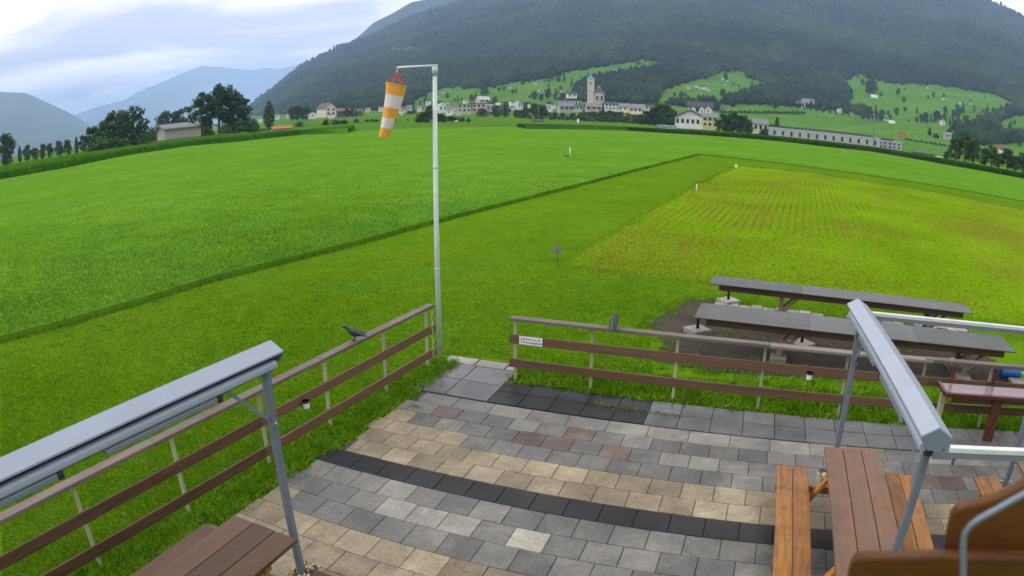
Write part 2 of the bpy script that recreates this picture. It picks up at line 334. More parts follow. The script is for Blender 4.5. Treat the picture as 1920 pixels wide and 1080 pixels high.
def on_land(px, py, dmin=60, dmax=5000):     # where the ray through a pixel meets the land
    r = ray(px, py); hz = math.hypot(r.x, r.y); az = math.degrees(math.atan2(CY*r.x+SY*r.y, -SY*r.x+CY*r.y))
    ds = np.geomspace(dmin, dmax, 900); h = CAM_H+r.z/hz*ds-T(az, ds); k = np.argmax(h < 0)
    if h[k] >= 0: k = len(ds)-1
    d = ds[k]; return Vector((r.x/hz*d, r.y/hz*d, float(T(az, d)))), d
def polar(azs, ds, zoff=0.0, fn=T):
    A, D = np.meshgrid(azs, ds, indexing='ij'); Z = fn(A, D)+zoff; a = np.radians(A)
    x, y = D*np.sin(a), D*np.cos(a); V = np.stack([CY*x-SY*y, SY*x+CY*y, Z], -1).reshape(-1, 3); n, m = A.shape
    i = np.arange(n*m).reshape(n, m); F = np.stack([i[:-1, :-1], i[1:, :-1], i[1:, 1:], i[:-1, 1:]], -1).reshape(-1, 4); return V, F[:, ::-1]
# ground: one sheet, mown lawn near the clubhouse, fields further out
dg = np.array([.01, 2, 6, 14, 30, 60, 90, 120, 150, 170, 200, 230, 260, 300, 340, 380, 430])
V1, F1 = polar(np.arange(-180, 181, 1.5), dg, -.035)
V2, F2 = polar(np.arange(-180, -25, 2.5), np.array([430, 800, 1500, 3000, 6000, 12000, 19000]), -.035)
V3, F3 = polar(np.arange(69, 181, 2.5), np.array([430, 800, 1500, 3000, 6000, 12000, 19000]), -.035)
me = npmesh('ground', np.concatenate([V1, V2, V3]), np.concatenate([F1, F2+len(V1), F3+len(V1)+len(V2)]))
g = ob('ground', me, 'lawn'); me.materials.append(M['far_field']); props(g, 'flat green valley floor of mown grass and fields', 'ground', None, 'structure')
far = (np.hypot(*np.array([p.center[:2] for p in me.polygons]).T) > 135).astype(np.int32); me.polygons.foreach_set('material_index', far)
V, F = polar(np.arange(-27, 70.1, .4), np.concatenate([np.linspace(405, 1500, 90), np.geomspace(1520, 4600, 70)]), -.25)
hs = ob('hillside', npmesh('hillside', V, F), 'hill_meadow', smooth=True); props(hs, 'green hillside rising behind the village to a wooded mountain', 'hill', None, 'structure')
# other mountains: skylines given as (azimuth, elevation) seen over the valley, each at its own distance
def mountain(label, sky, dist, depth, seed, rough):
    sa, se = np.array(sky).T
    def fn(A, D):
        top = dist*np.tan(np.radians(np.interp(A, sa, se))); s = np.clip(1-np.abs(D-dist)/depth, 0, 1)
        x, y = D*np.sin(np.radians(A)), D*np.cos(np.radians(A)); k = 6.0/depth
        n = (np.abs(np.sin(x*k*.9+seed+1.3*np.sin(y*k*.5)))+.5*np.abs(np.sin(x*k*2.1+y*k*1.3+seed*2)))-.8
        return np.where(s > 0, top*s**1.15*(1+rough*n*(1-s)), 0)-8*(s <= 0)
    V, F = polar(np.linspace(sa[0], sa[-1], 130), np.linspace(dist-depth, dist+depth, 50), 0, fn)
    props(ob('mountain', npmesh('mountain', V, F), 'mountain_wood', smooth=True), label, 'mountain', None, 'structure')
t = NT('mountain_wood'); a = t.noise(t.pos(), .003, 6, .6); b = t.noise(t.pos(), .02, 4, .6)
t.base(t.ramp(t.math('ADD', t.math('MULTIPLY', a, .6), t.math('MULTIPLY', b, .4)), (.38, (.014, .034, .016, 1)), (.6, (.035, .065, .026, 1)), (.72, (.06, .095, .04, 1))), .95); M['mountain_wood'] = t.m
mountain('dark blue wooded mountain shoulder descending behind the low tree row', [(-70, 4.5), (-60, 5.6), (-50, 5.7), (-45, 5.5), (-43.6, 5.25), (-42.7, 5.1), (-41.5, 4.5), (-40, 3.7), (-38.4, 2.8), (-36.8, 1.7), (-35, .9), (-32, .1)], 7000, 2800, 1.0, .25)
mountain('pale hazy mountain range closing the valley in the far distance', [(-44, 1.8), (-39, 2.4), (-36, 3.0), (-33.5, 3.3), (-32, 3.9), (-30.5, 4.3), (-28.3, 5.0), (-26.5, 5.5), (-24.5, 5.2), (-23, 4.9), (-21.9, 4.75), (-20.8, 4.9), (-19.8, 4.7), (-18, 5.0), (-12, 5.5), (-5, 5)], 13000, 3400, 2.2, .2)
mountain('high hazy mountain crest showing above the nearer wooded ridge', [(-18, 1.0), (-15.5, 4.6), (-14.6, 5.95), (-13, 7.2), (-11.7, 8.35), (-10, 9.2), (-8.5, 10.1), (-6, 10.6), (-2, 10.6), (4, 9.6), (10, 8)], 4700, 900, 3.1, .25)
# ---------------------------------------------------------------- sheets on the ground
def sheet(name, pts, z, mat, label, skirt=0):
    mb = MB(); n = len(pts); mb.add([(p[0], p[1], z) for p in pts], [tuple(range(n))])
    if skirt: mb.add([(p[0], p[1], z) for p in pts]+[(p[0], p[1], z-skirt) for p in pts], [(i, (i+1) % n, n+(i+1) % n, n+i) for i in range(n)])
    o = ob(name, mb.mesh(name), mat); bm = bmesh.new(); bm.from_mesh(o.data); bmesh.ops.triangulate(bm, faces=[f for f in bm.faces if len(f.verts) > 4]); bmesh.ops.recalc_face_normals(bm, faces=bm.faces[:]); 
    if bm.faces[0].normal.z < 0: bmesh.ops.reverse_faces(bm, faces=bm.faces[:])
    bm.to_mesh(o.data); bm.free()
    return props(o, label, 'field', None, 'structure')
def polaw(az, d): a = math.radians(az); return camf(d*math.sin(a), d*math.cos(a))
rw = [at_z(*p)[:2] for p in ((0, 640), (130, 606), (270, 565), (400, 525), (540, 490), (690, 452), (830, 413), (960, 380), (1100, 344), (1310, 290))]
d0 = (Vector(rw[0])-Vector(rw[2])).normalized(); rw = [tuple(Vector(rw[0])+d0*14)]+rw
re_ = [at_z(*p)[:2] for p in ((1600, 325), (1760, 350), (1915, 378))]; d1 = (Vector(re_[2])-Vector(re_[1])).normalized(); re_.append(tuple(Vector(re_[2])+d1*60))
arc = [polaw(a, 170) for a in (62, 52)]+[polaw(a, 215) for a in range(46, -65, -4)]+[polaw(-75, 80)]
meadow_poly = rw+re_+arc
sheet('meadow', meadow_poly, .13, 'meadow', 'tall bright green meadow beyond the mown runway', .17)
hay_px = ((1060, 492), (1120, 452), (1200, 406), (1300, 350), (1380, 311), (1500, 322), (1600, 335), (1760, 362), (1915, 392))
hayp = [at_z(*p)[:2] for p in hay_px]; d2 = (Vector(hayp[-1])-Vector(hayp[-2])).normalized()
hb = [at_z(*p)[:2] for p in ((1915, 606), (1820, 592), (1600, 562), (1390, 532), (1130, 511))]; d3 = (Vector(hb[0])-Vector(hb[1])).normalized()
hay_poly = hayp+[tuple(Vector(hayp[-1])+d2*40), tuple(Vector(hb[0])+d3*25)]+hb
sheet('hay_field', hay_poly, -.029, 'hay', 'yellow green mown field behind the long grey tables')
sheet('raked_rows', [at_z(*p)[:2] for p in ((1205, 432), (1262, 380), (1345, 330), (1400, 317), (1540, 324), (1612, 360), (1668, 445), (1480, 441), (1440, 456), (1300, 450))], -.0255, 'hay_rows', 'raked rows of cut grass in the middle of the mown field')
soil_px = ((1214, 606), (1238, 590), (1290, 560), (1345, 561), (1500, 592), (1620, 604), (1780, 632), (1905, 694), (1915, 742), (1740, 716), (1500, 704), (1330, 694), (1222, 672), (1246, 640))
soil_poly = [at_z(*p)[:2] for p in soil_px]
sheet('soil_patch', soil_poly, -.025, 'soil', 'bare dark soil patch under the long grey tables')
sheet('path', [at_z(*p, 0)[:2] for p in ((640, 232.5), (1000, 228), (1010, 229.6), (640, 235.2))], .16, 'asphalt', 'narrow pale path crossing the far end of the meadow')
sheet('crop_strip', [polaw(a, d) for a, d in ((-22, 330), (-9, 360), (-8, 418), (-21, 425))], 1.7, 'crop', 'dark field strip in front of the farm houses')
# ---------------------------------------------------------------- grass and crops as masses of blades
def blades(name, P, h, wd, mat, label, lean=.35, kind='stuff', cat='grass'):
    n = len(P); P = np.asarray(P, float); h = np.broadcast_to(h, n); wd = np.broadcast_to(wd, n)
    a = rng.uniform(0, 2*np.pi, n); s = np.stack([np.cos(a), np.sin(a), 0*a], 1)*(wd/2)[:, None]
    b = rng.uniform(0, 2*np.pi, n); l = rng.uniform(0, lean, n)*h; tip = P+np.stack([np.cos(b)*l, np.sin(b)*l, h], 1)
    V = np.stack([P-s, P+s, tip], 1).reshape(-1, 3); F = np.arange(3*n).reshape(-1, 3)
    return props(ob(name, npmesh(name, V, F), mat), label, cat, None, kind)
def scatter_px(poly_px, n, z=0.0):     # even over the picture of an area, placed on the ground there
    p = np.array(poly_px, float); lo, hi = p.min(0), p.max(0); q = rng.uniform(lo, hi, (int(n*3), 2)); q = q[inpoly(q, poly_px)][:n]
    dx, dy = (q[:, 0]-960)/FPX, (q[:, 1]-540)/FPX; r = np.hypot(dx, dy); th = r*(1+KD*r*r); s = np.sin(th)/np.maximum(r, 1e-9)
    x, y, zz = dx*s, -dy*s, np.cos(th); cp, sp = math.cos(PITCH), math.sin(PITCH)
    X, Y, Z = x, zz*cp+y*sp, y*cp-zz*sp; t = (z-CAM_H)/Z; X *= t; Y *= t
    return np.stack([CY*X-SY*Y, SY*X+CY*Y, np.full(len(q), z)], 1)
def outside_patio(P): return ~((P[:, 0] > -5.05) & (P[:, 1] < 9.62)) & ~((P[:, 0] > -5.1) & (P[:, 0] < -3.6) & (P[:, 1] < 10.4))
FENCE = lambda v: -5.78+(v-1.73)*(0.605/8.15)      # line of the windsock-side fence
L1 = scatter_px([(0, 640), (830, 413), (1310, 290), (1390, 308), (1060, 490), (1390, 530), (1800, 590), (1920, 606), (1920, 640), (1300, 560), (1215, 600), (1225, 700), (1500, 716), (1500, 780), (960, 720), (955, 672), (830, 665), (740, 740), (600, 830), (330, 1010), (220, 1080), (0, 1080)], 330000)
L1 = L1[outside_patio(L1) & ~inpoly(L1[:, :2], [tuple(p) for p in soil_poly])]; L1 = L1[np.hypot(L1[:, 0], L1[:, 1]) < 26*rng.uniform(.6, 1, len(L1))]; dd = np.hypot(L1[:, 0], L1[:, 1]); L1[:, 2] = -.035
blades('lawn_grass', L1, rng.uniform(.012, .036, len(L1)), .005+dd*.0006, 'lawn', 'short mown lawn grass round the patio and runway', 2.2)
mp = [(0, 645), (400, 530), (830, 418), (1310, 294), (1915, 382), (1915, 340), (1600, 292), (1300, 264), (1000, 243), (660, 247), (300, 292), (0, 342)]
L2 = scatter_px(mp, 170000, .1); dd = np.hypot(L2[:, 0], L2[:, 1])
L2 = L2[np.hypot(L2[:, 0], L2[:, 1]) < 60*rng.uniform(.4, 1, len(L2))]; L2 = L2[inpoly(L2[:, :2], [tuple(p) for p in meadow_poly])]; dd = np.hypot(L2[:, 0], L2[:, 1]); L2[:, 2] = .1
blades('meadow_grass', L2, rng.uniform(.05, .13, len(L2)), .010+dd*.0008, 'meadow', 'tall bright meadow grass left of the mown runway', 1.6)
# rough edge of the meadow along the runway
ed = []
for i in range(len(rw)-1):
    A, B = np.array(rw[i]), np.array(rw[i+1]); k = int(np.linalg.norm(B-A)*70); tt = rng.uniform(0, 1, k); nrm = np.array([-(B-A)[1], (B-A)[0]])/np.linalg.norm(B-A)
    ed.append(A+(B-A)*tt[:, None]+nrm*rng.normal(.0, .10, k)[:, None])
ed = np.concatenate(ed); dd = np.hypot(*ed.T)
blades('meadow_edge_grass', np.c_[ed, np.full(len(ed), -.03)], rng.uniform(.08, .24, len(ed)), .012+dd*.001, 'meadow', 'ragged taller grass along the edge of the runway', 1.1)
L3 = scatter_px(list(hay_px)+[(1920, 606), (1600, 562), (1390, 532), (1130, 511)], 60000); dd = np.hypot(L3[:, 0], L3[:, 1]); L3[:, 2] = -.03
blades('hay_stubble', L3, rng.uniform(.02, .06, len(L3)), .008+dd*.0008, 'hay', 'cut grass stubble lying on the mown field', 2.2)
hp = [np.array(p) for p in hay_poly]; he = []
for i in range(len(hp)):
    A, B = hp[i], hp[(i+1) % len(hp)]; k = int(np.linalg.norm(B-A)*45); he.append(A+(B-A)*rng.uniform(0, 1, (k, 1))+rng.normal(0, .22, (k, 2)))
he = np.concatenate(he); he = he[np.hypot(*he.T) < 75]; dd = np.hypot(*he.T)
blades('hay_edge', np.c_[he, np.full(len(he), -.028)], rng.uniform(.02, .07, len(he)), .012+dd*.001, 'hay', 'loose cut grass along the edge of the mown field', 2.0)
# weeds: verge along the windsock-side fence, verge below and behind the slab-path fence
def clumps(n, fx, fy, k, r):
    C = np.stack([fx(n), fy(n)], 1); Q = np.repeat(C, k, 0)+rng.normal(0, r, (n*k, 2)); return np.c_[Q, np.full(len(Q), -.03)]
vv = rng.uniform(1.2, 10.1, 1500); uu = FENCE(vv)+rng.uniform(-.12, .42, 1500)*np.clip(1.2-.03*vv, .5, 1)
Q = np.repeat(np.stack([uu, vv], 1), 26, 0)+rng.normal(0, .05, (39000, 2))
blades('verge_weeds', np.c_[Q, np.full(len(Q), -.03)], rng.uniform(.02, .10, len(Q)), rng.uniform(.010, .030, len(Q)), 'weed', 'lush green weeds growing along the foot of the windsock-side fence', 1.8)
uu = np.concatenate([rng.uniform(-3.65, 1.5, 900), rng.uniform(1.5, 6.2, 420)]); vv = np.where(uu < -3.5, 9.75, 9.62)+np.abs(rng.normal(0, .42, len(uu)))
keep = rng.uniform(0, 1, len(uu)) < np.where((uu > -.6) & (uu < 1.6), .45, .9); C = np.stack([uu, vv], 1)[keep]
C2 = np.stack([rng.uniform(.4, 6.0, 300), 10.35+np.abs(rng.normal(0, .35, 300))], 1); C = np.concatenate([C, C2])
Q = np.repeat(C, 26, 0)+rng.normal(0, .06, (len(C)*26, 2))
blades('fence_weeds', np.c_[Q, np.full(len(Q), -.03)], rng.uniform(.02, .12, len(Q)), rng.uniform(.012, .036, len(Q)), 'weed', 'green weeds growing under the slab-path fence beside the dark slabs', 1.8)
sp_ = np.array([tuple(p) for p in soil_poly]); ee = np.concatenate([sp_[i]+(sp_[(i+1) % len(sp_)]-sp_[i])*rng.uniform(0, 1, (int(np.linalg.norm(sp_[(i+1) % len(sp_)]-sp_[i])*16), 1)) for i in range(len(sp_))]); ee += rng.normal(0, .14, ee.shape)
Q = np.repeat(np.concatenate([rng.uniform(0, 1, (150, 2))*[7.2, 4.2]+[-1.6, 10.9], ee]), 14, 0); Q = Q+rng.normal(0, .08, Q.shape)
blades('soil_weeds', np.c_[Q, np.full(len(Q), -.03)], rng.uniform(.02, .09, len(Q)), rng.uniform(.010, .025, len(Q)), 'weed', 'sparse weeds sprouting from the dark soil patch', 1.0)
# maize block on the left and lower crop on the right: dense leaves over a solid core
def crop(name, front, back, zt, mat, label, n, wd):
    Fp = np.array([at_z(*p, 0)[:2] for p in front]); Bp = np.array([at_z(*p, zt)[:2] for p in back]); k = len(Fp)
    mb = MB(); rows = [Fp+(Bp-Fp)*.012, Fp+(Bp-Fp)*.03, Bp]
    vs = [(p[0], p[1], z) for r, z in zip((rows[0], rows[1], rows[2]), (-.04, zt*.86, zt*.86)) for p in r]+[(p[0], p[1], -.04) for p in Bp]
    mb.add(vs, [(r*k+i, r*k+i+1, (r+1)*k+i+1, (r+1)*k+i) for r in range(3) for i in range(k-1)])
    core = mb.mesh(name); 
    t = rng.uniform(0, 1, n)*(k-1); i = np.minimum(t.astype(int), k-2); f = (t-i)[:, None]; s = np.where(rng.uniform(0, 1, n) < .55, rng.uniform(0, .05, n), rng.uniform(0, 1, n)**1.6)[:, None]
    a = Fp[i]*(1-f)+Fp[i+1]*f; b = Bp[i]*(1-f)+Bp[i+1]*f; Q = a+(b-a)*s; z0 = np.where(s[:, 0] < .05, rng.uniform(0, .75, n), .7)*zt
    h = rng.uniform(.25, .45, n)*zt; z0 = np.minimum(z0, zt*1.05-h)
    az = rng.uniform(0, 2*np.pi, n); sd = np.stack([np.cos(az), np.sin(az), 0*az], 1)*wd/2; P = np.c_[Q, z0]; tip = P+np.stack([rng.normal(0, .16, n), rng.normal(0, .16, n), h], 1)
    V = np.stack([P-sd, P+sd, tip], 1).reshape(-1, 3); nb = len(core.vertices); cv = np.array([v.co[:] for v in core.vertices]); cf = np.array([p.vertices[:] for p in core.polygons])
    cf3 = np.concatenate([cf[:, [0, 1, 2]], cf[:, [0, 2, 3]]]); me = npmesh(name, np.concatenate([cv, V]), np.concatenate([cf3, np.arange(3*n).reshape(-1, 3)+nb]))
    props(ob(name, me, mat), label, 'crop', None, 'stuff')
crop('maize_field', ((-80, 352), (0, 338), (119, 317), (239, 292), (361, 274), (440, 267), (557, 254.5), (664, 243)), ((-80, 325), (0, 311), (119, 291.5), (239, 271), (361, 256), (440, 249.5), (557, 243.5), (652, 238.8)), 1.75, 'corn', 'tall dark green maize field in front of the tan shed', 90000, .5)
crop('crop_field', ((970, 238.6), (1040, 240.8), (1150, 244), (1240, 250), (1380, 259), (1463, 266), (1547, 276), (1630, 284.5), (1697, 296), (1797, 314), (1876, 328), (1990, 350)), ((985, 234.5), (1045, 235), (1150, 237), (1240, 240.5), (1380, 247.5), (1463, 255), (1547, 263.5), (1630, 273.5), (1697, 284), (1797, 301), (1876, 316), (1990, 338)), 1.2, 'crop', 'low dark green crop field in front of the long hall', 70000, .5)
# ================================================================ PATIO: pavers laid in courses along X
stone('paver_mid', (.060, .062, .062, 1), (.12, .122, .118, 1), .5, .25, .28)
def chamfer_box(w, d, t=.04, c=.005):
    mb = MB(); x, y = w/2, d/2
    r = [(-x, -y), (x, -y), (x, y), (-x, y)]; q = [(-x+c, -y+c), (x-c, -y+c), (x-c, y-c), (-x+c, y-c)]
    mb.add([(a, b, -t) for a, b in r]+[(a, b, -c) for a, b in r]+[(a, b, 0) for a, b in q],
           [(8, 9, 10, 11)]+[(4+i, 4+(i+1) % 4, 8+(i+1) % 4, 8+i) for i in range(4)]+[(i, (i+1) % 4, 4+(i+1) % 4, 4+i) for i in range(4)])
    return mb
_pm = {}
def paver(parent, u0, u1, v0, v1, mat, gap=.007, name='paver'):
    w_, d_ = round(u1-u0-gap, 3), round(v1-v0-gap, 3); key = (w_, d_, mat)
    if key not in _pm: _pm[key] = chamfer_box(w_, d_).mesh('paver'); _pm[key].materials.append(M[mat])
    o = ob(name, _pm[key], None, parent, ((u0+u1)/2, (v0+v1)/2, random.uniform(-.002, .002)))
    o.rotation_euler = (random.gauss(0, .0022), random.gauss(0, .0022), random.gauss(0, .003)); return o
def edge_u(v): return FENCE(v)+.40+.10*math.sin(v*3.1)+.05*math.sin(v*7.7)
patio = sheet('patio', [(edge_u(1.0)+.1, 1.0), (6.8, 1.0), (6.8, 8.69), (-4.9, 8.69)]+[(edge_u(v)+.1, v) for v in (8, 7, 6, 5, 4, 3, 2)], -.016, 'bedding', 'paved patio of grey and beige pavers laid in courses'); patio['category'] = 'patio'
ROWS = [(8.30, 8.67, .59, -.58, 'pale'), (7.94, 8.30, .405, -1.46, 'g1'), (7.58, 7.94, .40, -1.28, 'g2'), (7.21, 7.58, .40, -1.48, 'g3'), (6.84, 7.21, .40, -.08, 'b1'), (6.47, 6.84, .40, .12, 'b2'),
        (6.08, 6.47, .40, -.11, 'dark'), (5.70, 6.08, .40, .11, 'n1'), (5.33, 5.70, .40, -.10, 'n2'), (4.93, 5.33, .40, .08, 'n3'), (4.545, 4.93, .41, -3.75, 'b3'), (4.17, 4.545, .41, -3.56, 'b4'), (3.79, 4.17, .41, -3.75, 'b5'), (3.41, 3.79, .41, -3.56, 'b6'), (3.03, 3.41, .41, -3.75, 'n4')]
HOLES = [(1.41, 7.67), (4.21, 7.74), (-3.75, 4.02)]       # square cut-outs filled with pebbles round the awning posts
cand = []
for v0, v1, p, ph, ty in ROWS:
    lim = edge_u((v0+v1)/2)+random.uniform(-.05, .1); u = ph-math.ceil((ph+7)/p)*p
    while u < 6.6:
        a, b, u = u, u+p, u+p; m = (a+b)/2
        if b < lim+.12: continue
        a = max(a, lim)
        px, py = project([(m, (v0+v1)/2, 0)])[0]
        if not (-60 < px < 1985 and py < 1125): continue
        rr = random.random(); mat = 'paver_grey'
        if ty == 'pale': mat = 'paver_light' if (rr < .35 and m > -1.5) or rr < .12 else 'paver_pale'
        elif ty == 'g1': mat = 'paver_red' if -2.3 < m < -1.85 or -4.35 < m < -3.9 else ('paver_pale' if m < -4.3 or rr < .25 else 'paver_grey')
        elif ty == 'g2': mat = 'paver_red' if -2.9 < m < -2.05 or -1.7 < m < -1.27 or 2.4 < m < 3.7 else ('paver_beige' if m < -4.5 else 'paver_light' if abs(m+.08) < .2 else 'paver_pale' if rr < .15 else 'paver_grey')
        elif ty == 'g3': mat = 'paver_beige' if m < -3.55 else 'paver_grey'
        elif ty[0] == 'b': mat = 'paver_beige'
        elif ty == 'dark': mat = 'paver_dark'
        elif ty == 'n2': mat = 'slab_white' if -2.12 < m < -1.68 else 'paver_light' if -3.75 < m < -2.5 else ('paver_pale' if rr < .2 else 'paver_grey')
        elif ty[0] == 'n': mat = 'paver_beige' if m < -4.9 else ('paver_pale' if rr < .22 or m < -4.4 else 'paver_grey')
        segs = [(a, b)]
        for hu, hv in HOLES:
            if v0 < hv < v1 and a < hu+.09 and b > hu-.09: segs = [(a, min(b, hu-.10)), (max(a, hu+.10), b)]
        cand += [(math.hypot(m, v0), s0, s1, v0, v1, mat) for s0, s1 in segs if s1-s0 > .06]
cand.sort(); print('pavers', len(cand))
for c in cand[:300]: paver(patio, *c[1:])
if len(cand) > 300:
    groups = {}
    for c in cand[300:]: groups.setdefault(c[5], MB()).v
    for mat in groups:
        mb = MB()
        for c in cand[300:]:
            if c[5] == mat:
                k = chamfer_box(c[2]-c[1]-.007, c[4]-c[3]-.007); mb.add([(x+(c[1]+c[2])/2, y+(c[3]+c[4])/2, z) for x, y, z in k.v], k.f)
        o = ob('far_pavers', mb.mesh('far_pavers'), mat, patio); o['kind'] = 'stuff'
def pebbles(hu, hv, label):
    r = root('pebble_bed', label, 'pebbles', (hu, hv, -.02), 0, 'pebble filled cut-outs round the awning posts'); mb = MB(); r_ = random.Random(int(hu*100))
    for _ in range(90):
        x, y, s = r_.uniform(-.17, .17), r_.uniform(-.16, .16), r_.uniform(.010, .020); k = len(mb.v)
        q = [(s*math.cos(t), s*.8*math.sin(t)) for t in (0, 1.05, 2.1, 3.14, 4.2, 5.2)]
        mb.add([(hu+x+a, hv+y+b, -.013) for a, b in q]+[(hu+x+a*.6, hv+y+b*.6, .006) for a, b in q], [tuple(range(6, 12))]+[(i, (i+1) % 6, 6+(i+1) % 6, 6+i) for i in range(6)])
    o = part(r, 'stones', mb, 'pebble'); o['kind'] = 'stuff'
pebbles(*HOLES[0], 'pale pebbles at the foot of the awning post behind the orange picnic table')
pebbles(*HOLES[2], 'yellow pebbles at the foot of the awning post beside the dark picnic table')
pebbles(*HOLES[1], 'pale pebbles at the foot of the grey post by the cut-off picnic bench')
# dark slab path between patio and fence, entrance slabs
path = sheet('slab_path', [(-5.1, 8.70), (6.8, 8.70), (6.8, 9.58), (-3.72, 9.58), (-3.72, 10.38), (-5.1, 10.38)], -.015, 'bedding', 'path of wet dark slabs between patio and two-board fence'); path['category'] = 'path'
u = -3.69
for k in range(21):
    a, b = -3.69+.0+(.485*k-.015 if k else 0), -3.69+.485*(k+1)-.015
    if project([((a+b)/2, 9, 0)])[0][0] > 1990: break
    for v0, v1 in ((8.70, 9.145), (9.15, 9.57)): paver(path, a, b, v0, v1, 'paver_dark' if b < -1.1 else 'paver_mid', .008, 'slab')
for u0, u1 in ((-5.12, -4.43), (-4.43, -3.70)):
    for v0, v1 in ((8.71, 9.35), (9.35, 10.02)): paver(path, u0, u1, v0, v1, 'paver_wet', .012, 'slab')
for u0, u1 in ((-5.10, -4.52), (-4.50, -3.95), (-3.93, -3.74)): paver(path, u0, u1, 10.035, 10.34 if u1 < -3.8 else 10.2, 'slab_white', .012, 'slab')
# tufts of weed in joints
Q = []
for u, v, r, n in [(-5.0, 8.55, .10, 60), (-4.75, 8.35, .07, 40), (-4.62, 8.1, .05, 40), (-4.95, 7.7, .06, 40), (-5.05, 7.25, .08, 50), (-5.2, 6.6, .08, 60), (-5.1, 9.3, .10, 80), (-5.15, 9.9, .07, 60), (-3.62, 9.45, .06, 40), (-5.25, 5.8, .08, 60), (-5.3, 5.0, .1, 70), (-5.25, 4.3, .1, 70)]+[(-2.1+.12*i, 9.155-.004*i, .035, 14) for i in range(12)]+[(-2.75, 9.3, .04, 12)]:
    Q.append(np.c_[rng.normal(u, r, n), rng.normal(v, r*.5, n), np.full(n, -.01)])
Q = np.concatenate(Q); blades('joint_weeds', Q, rng.uniform(.02, .07, len(Q)), .018, 'weed', 'small weeds growing in the joints of the paving', 1.2)
# ================================================================ FENCES
def at_y(px, py, Y): r = ray(px, py); t = Y/r.y; return Vector((r.x*t, Y, CAM_H+r.z*t))
VF = 9.66
rf = root('wooden_fence', 'brown two-board fence with grey top rail along the dark slab path', 'fence', (-3.7, VF, 0))
ru = [at_y(px, py, VF).x for px, py in ((965, 605), (1111, 615), (1271, 636), (1436, 652), (1592, 664), (1737, 680))]; print('right posts', [round(x, 2) for x in ru])
ru += [ru[-1]+1.27, ru[-1]+2.54]
for x in ru: part(rf, 'post', MB().box(x-.022, x+.022, VF+.015, VF+.055, -.2, 1.035), 'post_pale', bevel=.004)
uL, uR, uM = ru[0]-.09, ru[-1]+.1, ru[5]+.1
for (z0, z1) in ((.645, .79), (.235, .375)):
    for a, b in ((uL, uM), (uM+.004, uR)): part(rf, 'board', MB().box(a, b, VF-.015, VF+.012, z0, z1), 'fence_board', bevel=.006)
for a, b, dz in ((uL+.03, ru[3]+.05, 0), (ru[3]+.055, uM, -.006), (uM-.12, uR, .004)): part(rf, 'top_rail', MB().box(a, b, VF-.07+dz*2, VF+.08, 1.037+dz*.3, 1.085+dz), 'rail_top', bevel=.006)
lv = [9.70, 8.44, 7.00, 5.675, 4.19, 2.74, 1.3]
lf = root('wooden_fence', 'brown two-board fence with grey top rail beside the windsock pole', 'fence', (FENCE(9.7), 9.7, 0))
def FL(v, off=0, z=0): return (FENCE(v)+off, v, z)
for v in lv: part(lf, 'post', MB().box(FENCE(v)-.06, FENCE(v)-.018, v-.022, v+.022, -.2, 1.035), 'post_pale', bevel=.004)
for z0, z1 in ((.575, .715), (.145, .285)):
    for a, b in ((9.92, 5.60), (5.595, .9)): part(lf, 'board', MB().beam(FL(a, 0, (z0+z1)/2), FL(b, 0, (z0+z1)/2), .028, z1-z0), 'fence_board_y', bevel=.006)
for a, b, dz in ((9.86, 6.9, .0), (6.895, 3.9, -.004), (3.895, .9, .0)): part(lf, 'top_rail', MB().beam(FL(a, -.03, 1.062+dz), FL(b, -.03, 1.062+dz), .15, .046), 'rail_top_y', bevel=.006)
rp = [(FENCE(9.78)+.03+.012*math.sin(i*1.9), 9.78+.01*math.cos(i*2.3), .98-.05*i) for i in range(18)]
props(ob('rope', MB().tube(rp, .009, 6).mesh('rope'), 'rope', smooth=True), 'pale twisted rope hanging down the end of the windsock-side fence', 'rope')
# plaque on the slab-path fence
p0, p1 = at_y(973.5, 634.5, VF-.02), at_y(1017, 649.5, VF-.02)
zc = (.645+.79)/2; pl = root('notice_plaque', 'white notice plaque with black lettering on the slab-path fence board', 'sign', (p0.x, VF-.016, zc))
part(pl, 'plate', MB().box(p0.x, p1.x, VF-.022, VF-.016, zc-.072, zc+.072), 'plaque')
part(pl, 'plate_border', MB().box(p0.x-.008, p1.x+.008, VF-.0195, VF-.0165, zc-.080, zc+.080), 'ink')
def text(parent, s, size, loc, rot, mat):
    cu = bpy.data.curves.new('lettering', 'FONT'); cu.body = s; cu.size = size; cu.align_x = 'CENTER'; cu.align_y = 'CENTER'; cu.extrude = .0006
    tmp = bpy.data.objects.new('t', cu); COL.objects.link(tmp); me = bpy.data.meshes.new_from_object(tmp.evaluated_get(bpy.context.evaluated_depsgraph_get())); bpy.data.objects.remove(tmp)
    o = ob('lettering', me, mat, parent, Vector(loc)-org(parent)); o.rotation_euler = rot; return o
pw = p1.x-p0.x
text(pl, '!', .11, (p0.x+pw*.10, VF-.0235, zc), (math.pi/2, 0, 0), 'ink')
text(pl, 'Zutritt nur für', .052, (p0.x+pw*.55, VF-.0235, zc+.026), (math.pi/2, 0, 0), 'ink')
text(pl, 'Vereinsmitglieder', .052, (p0.x+pw*.55, VF-.0235, zc-.028), (math.pi/2, 0, 0), 'ink')
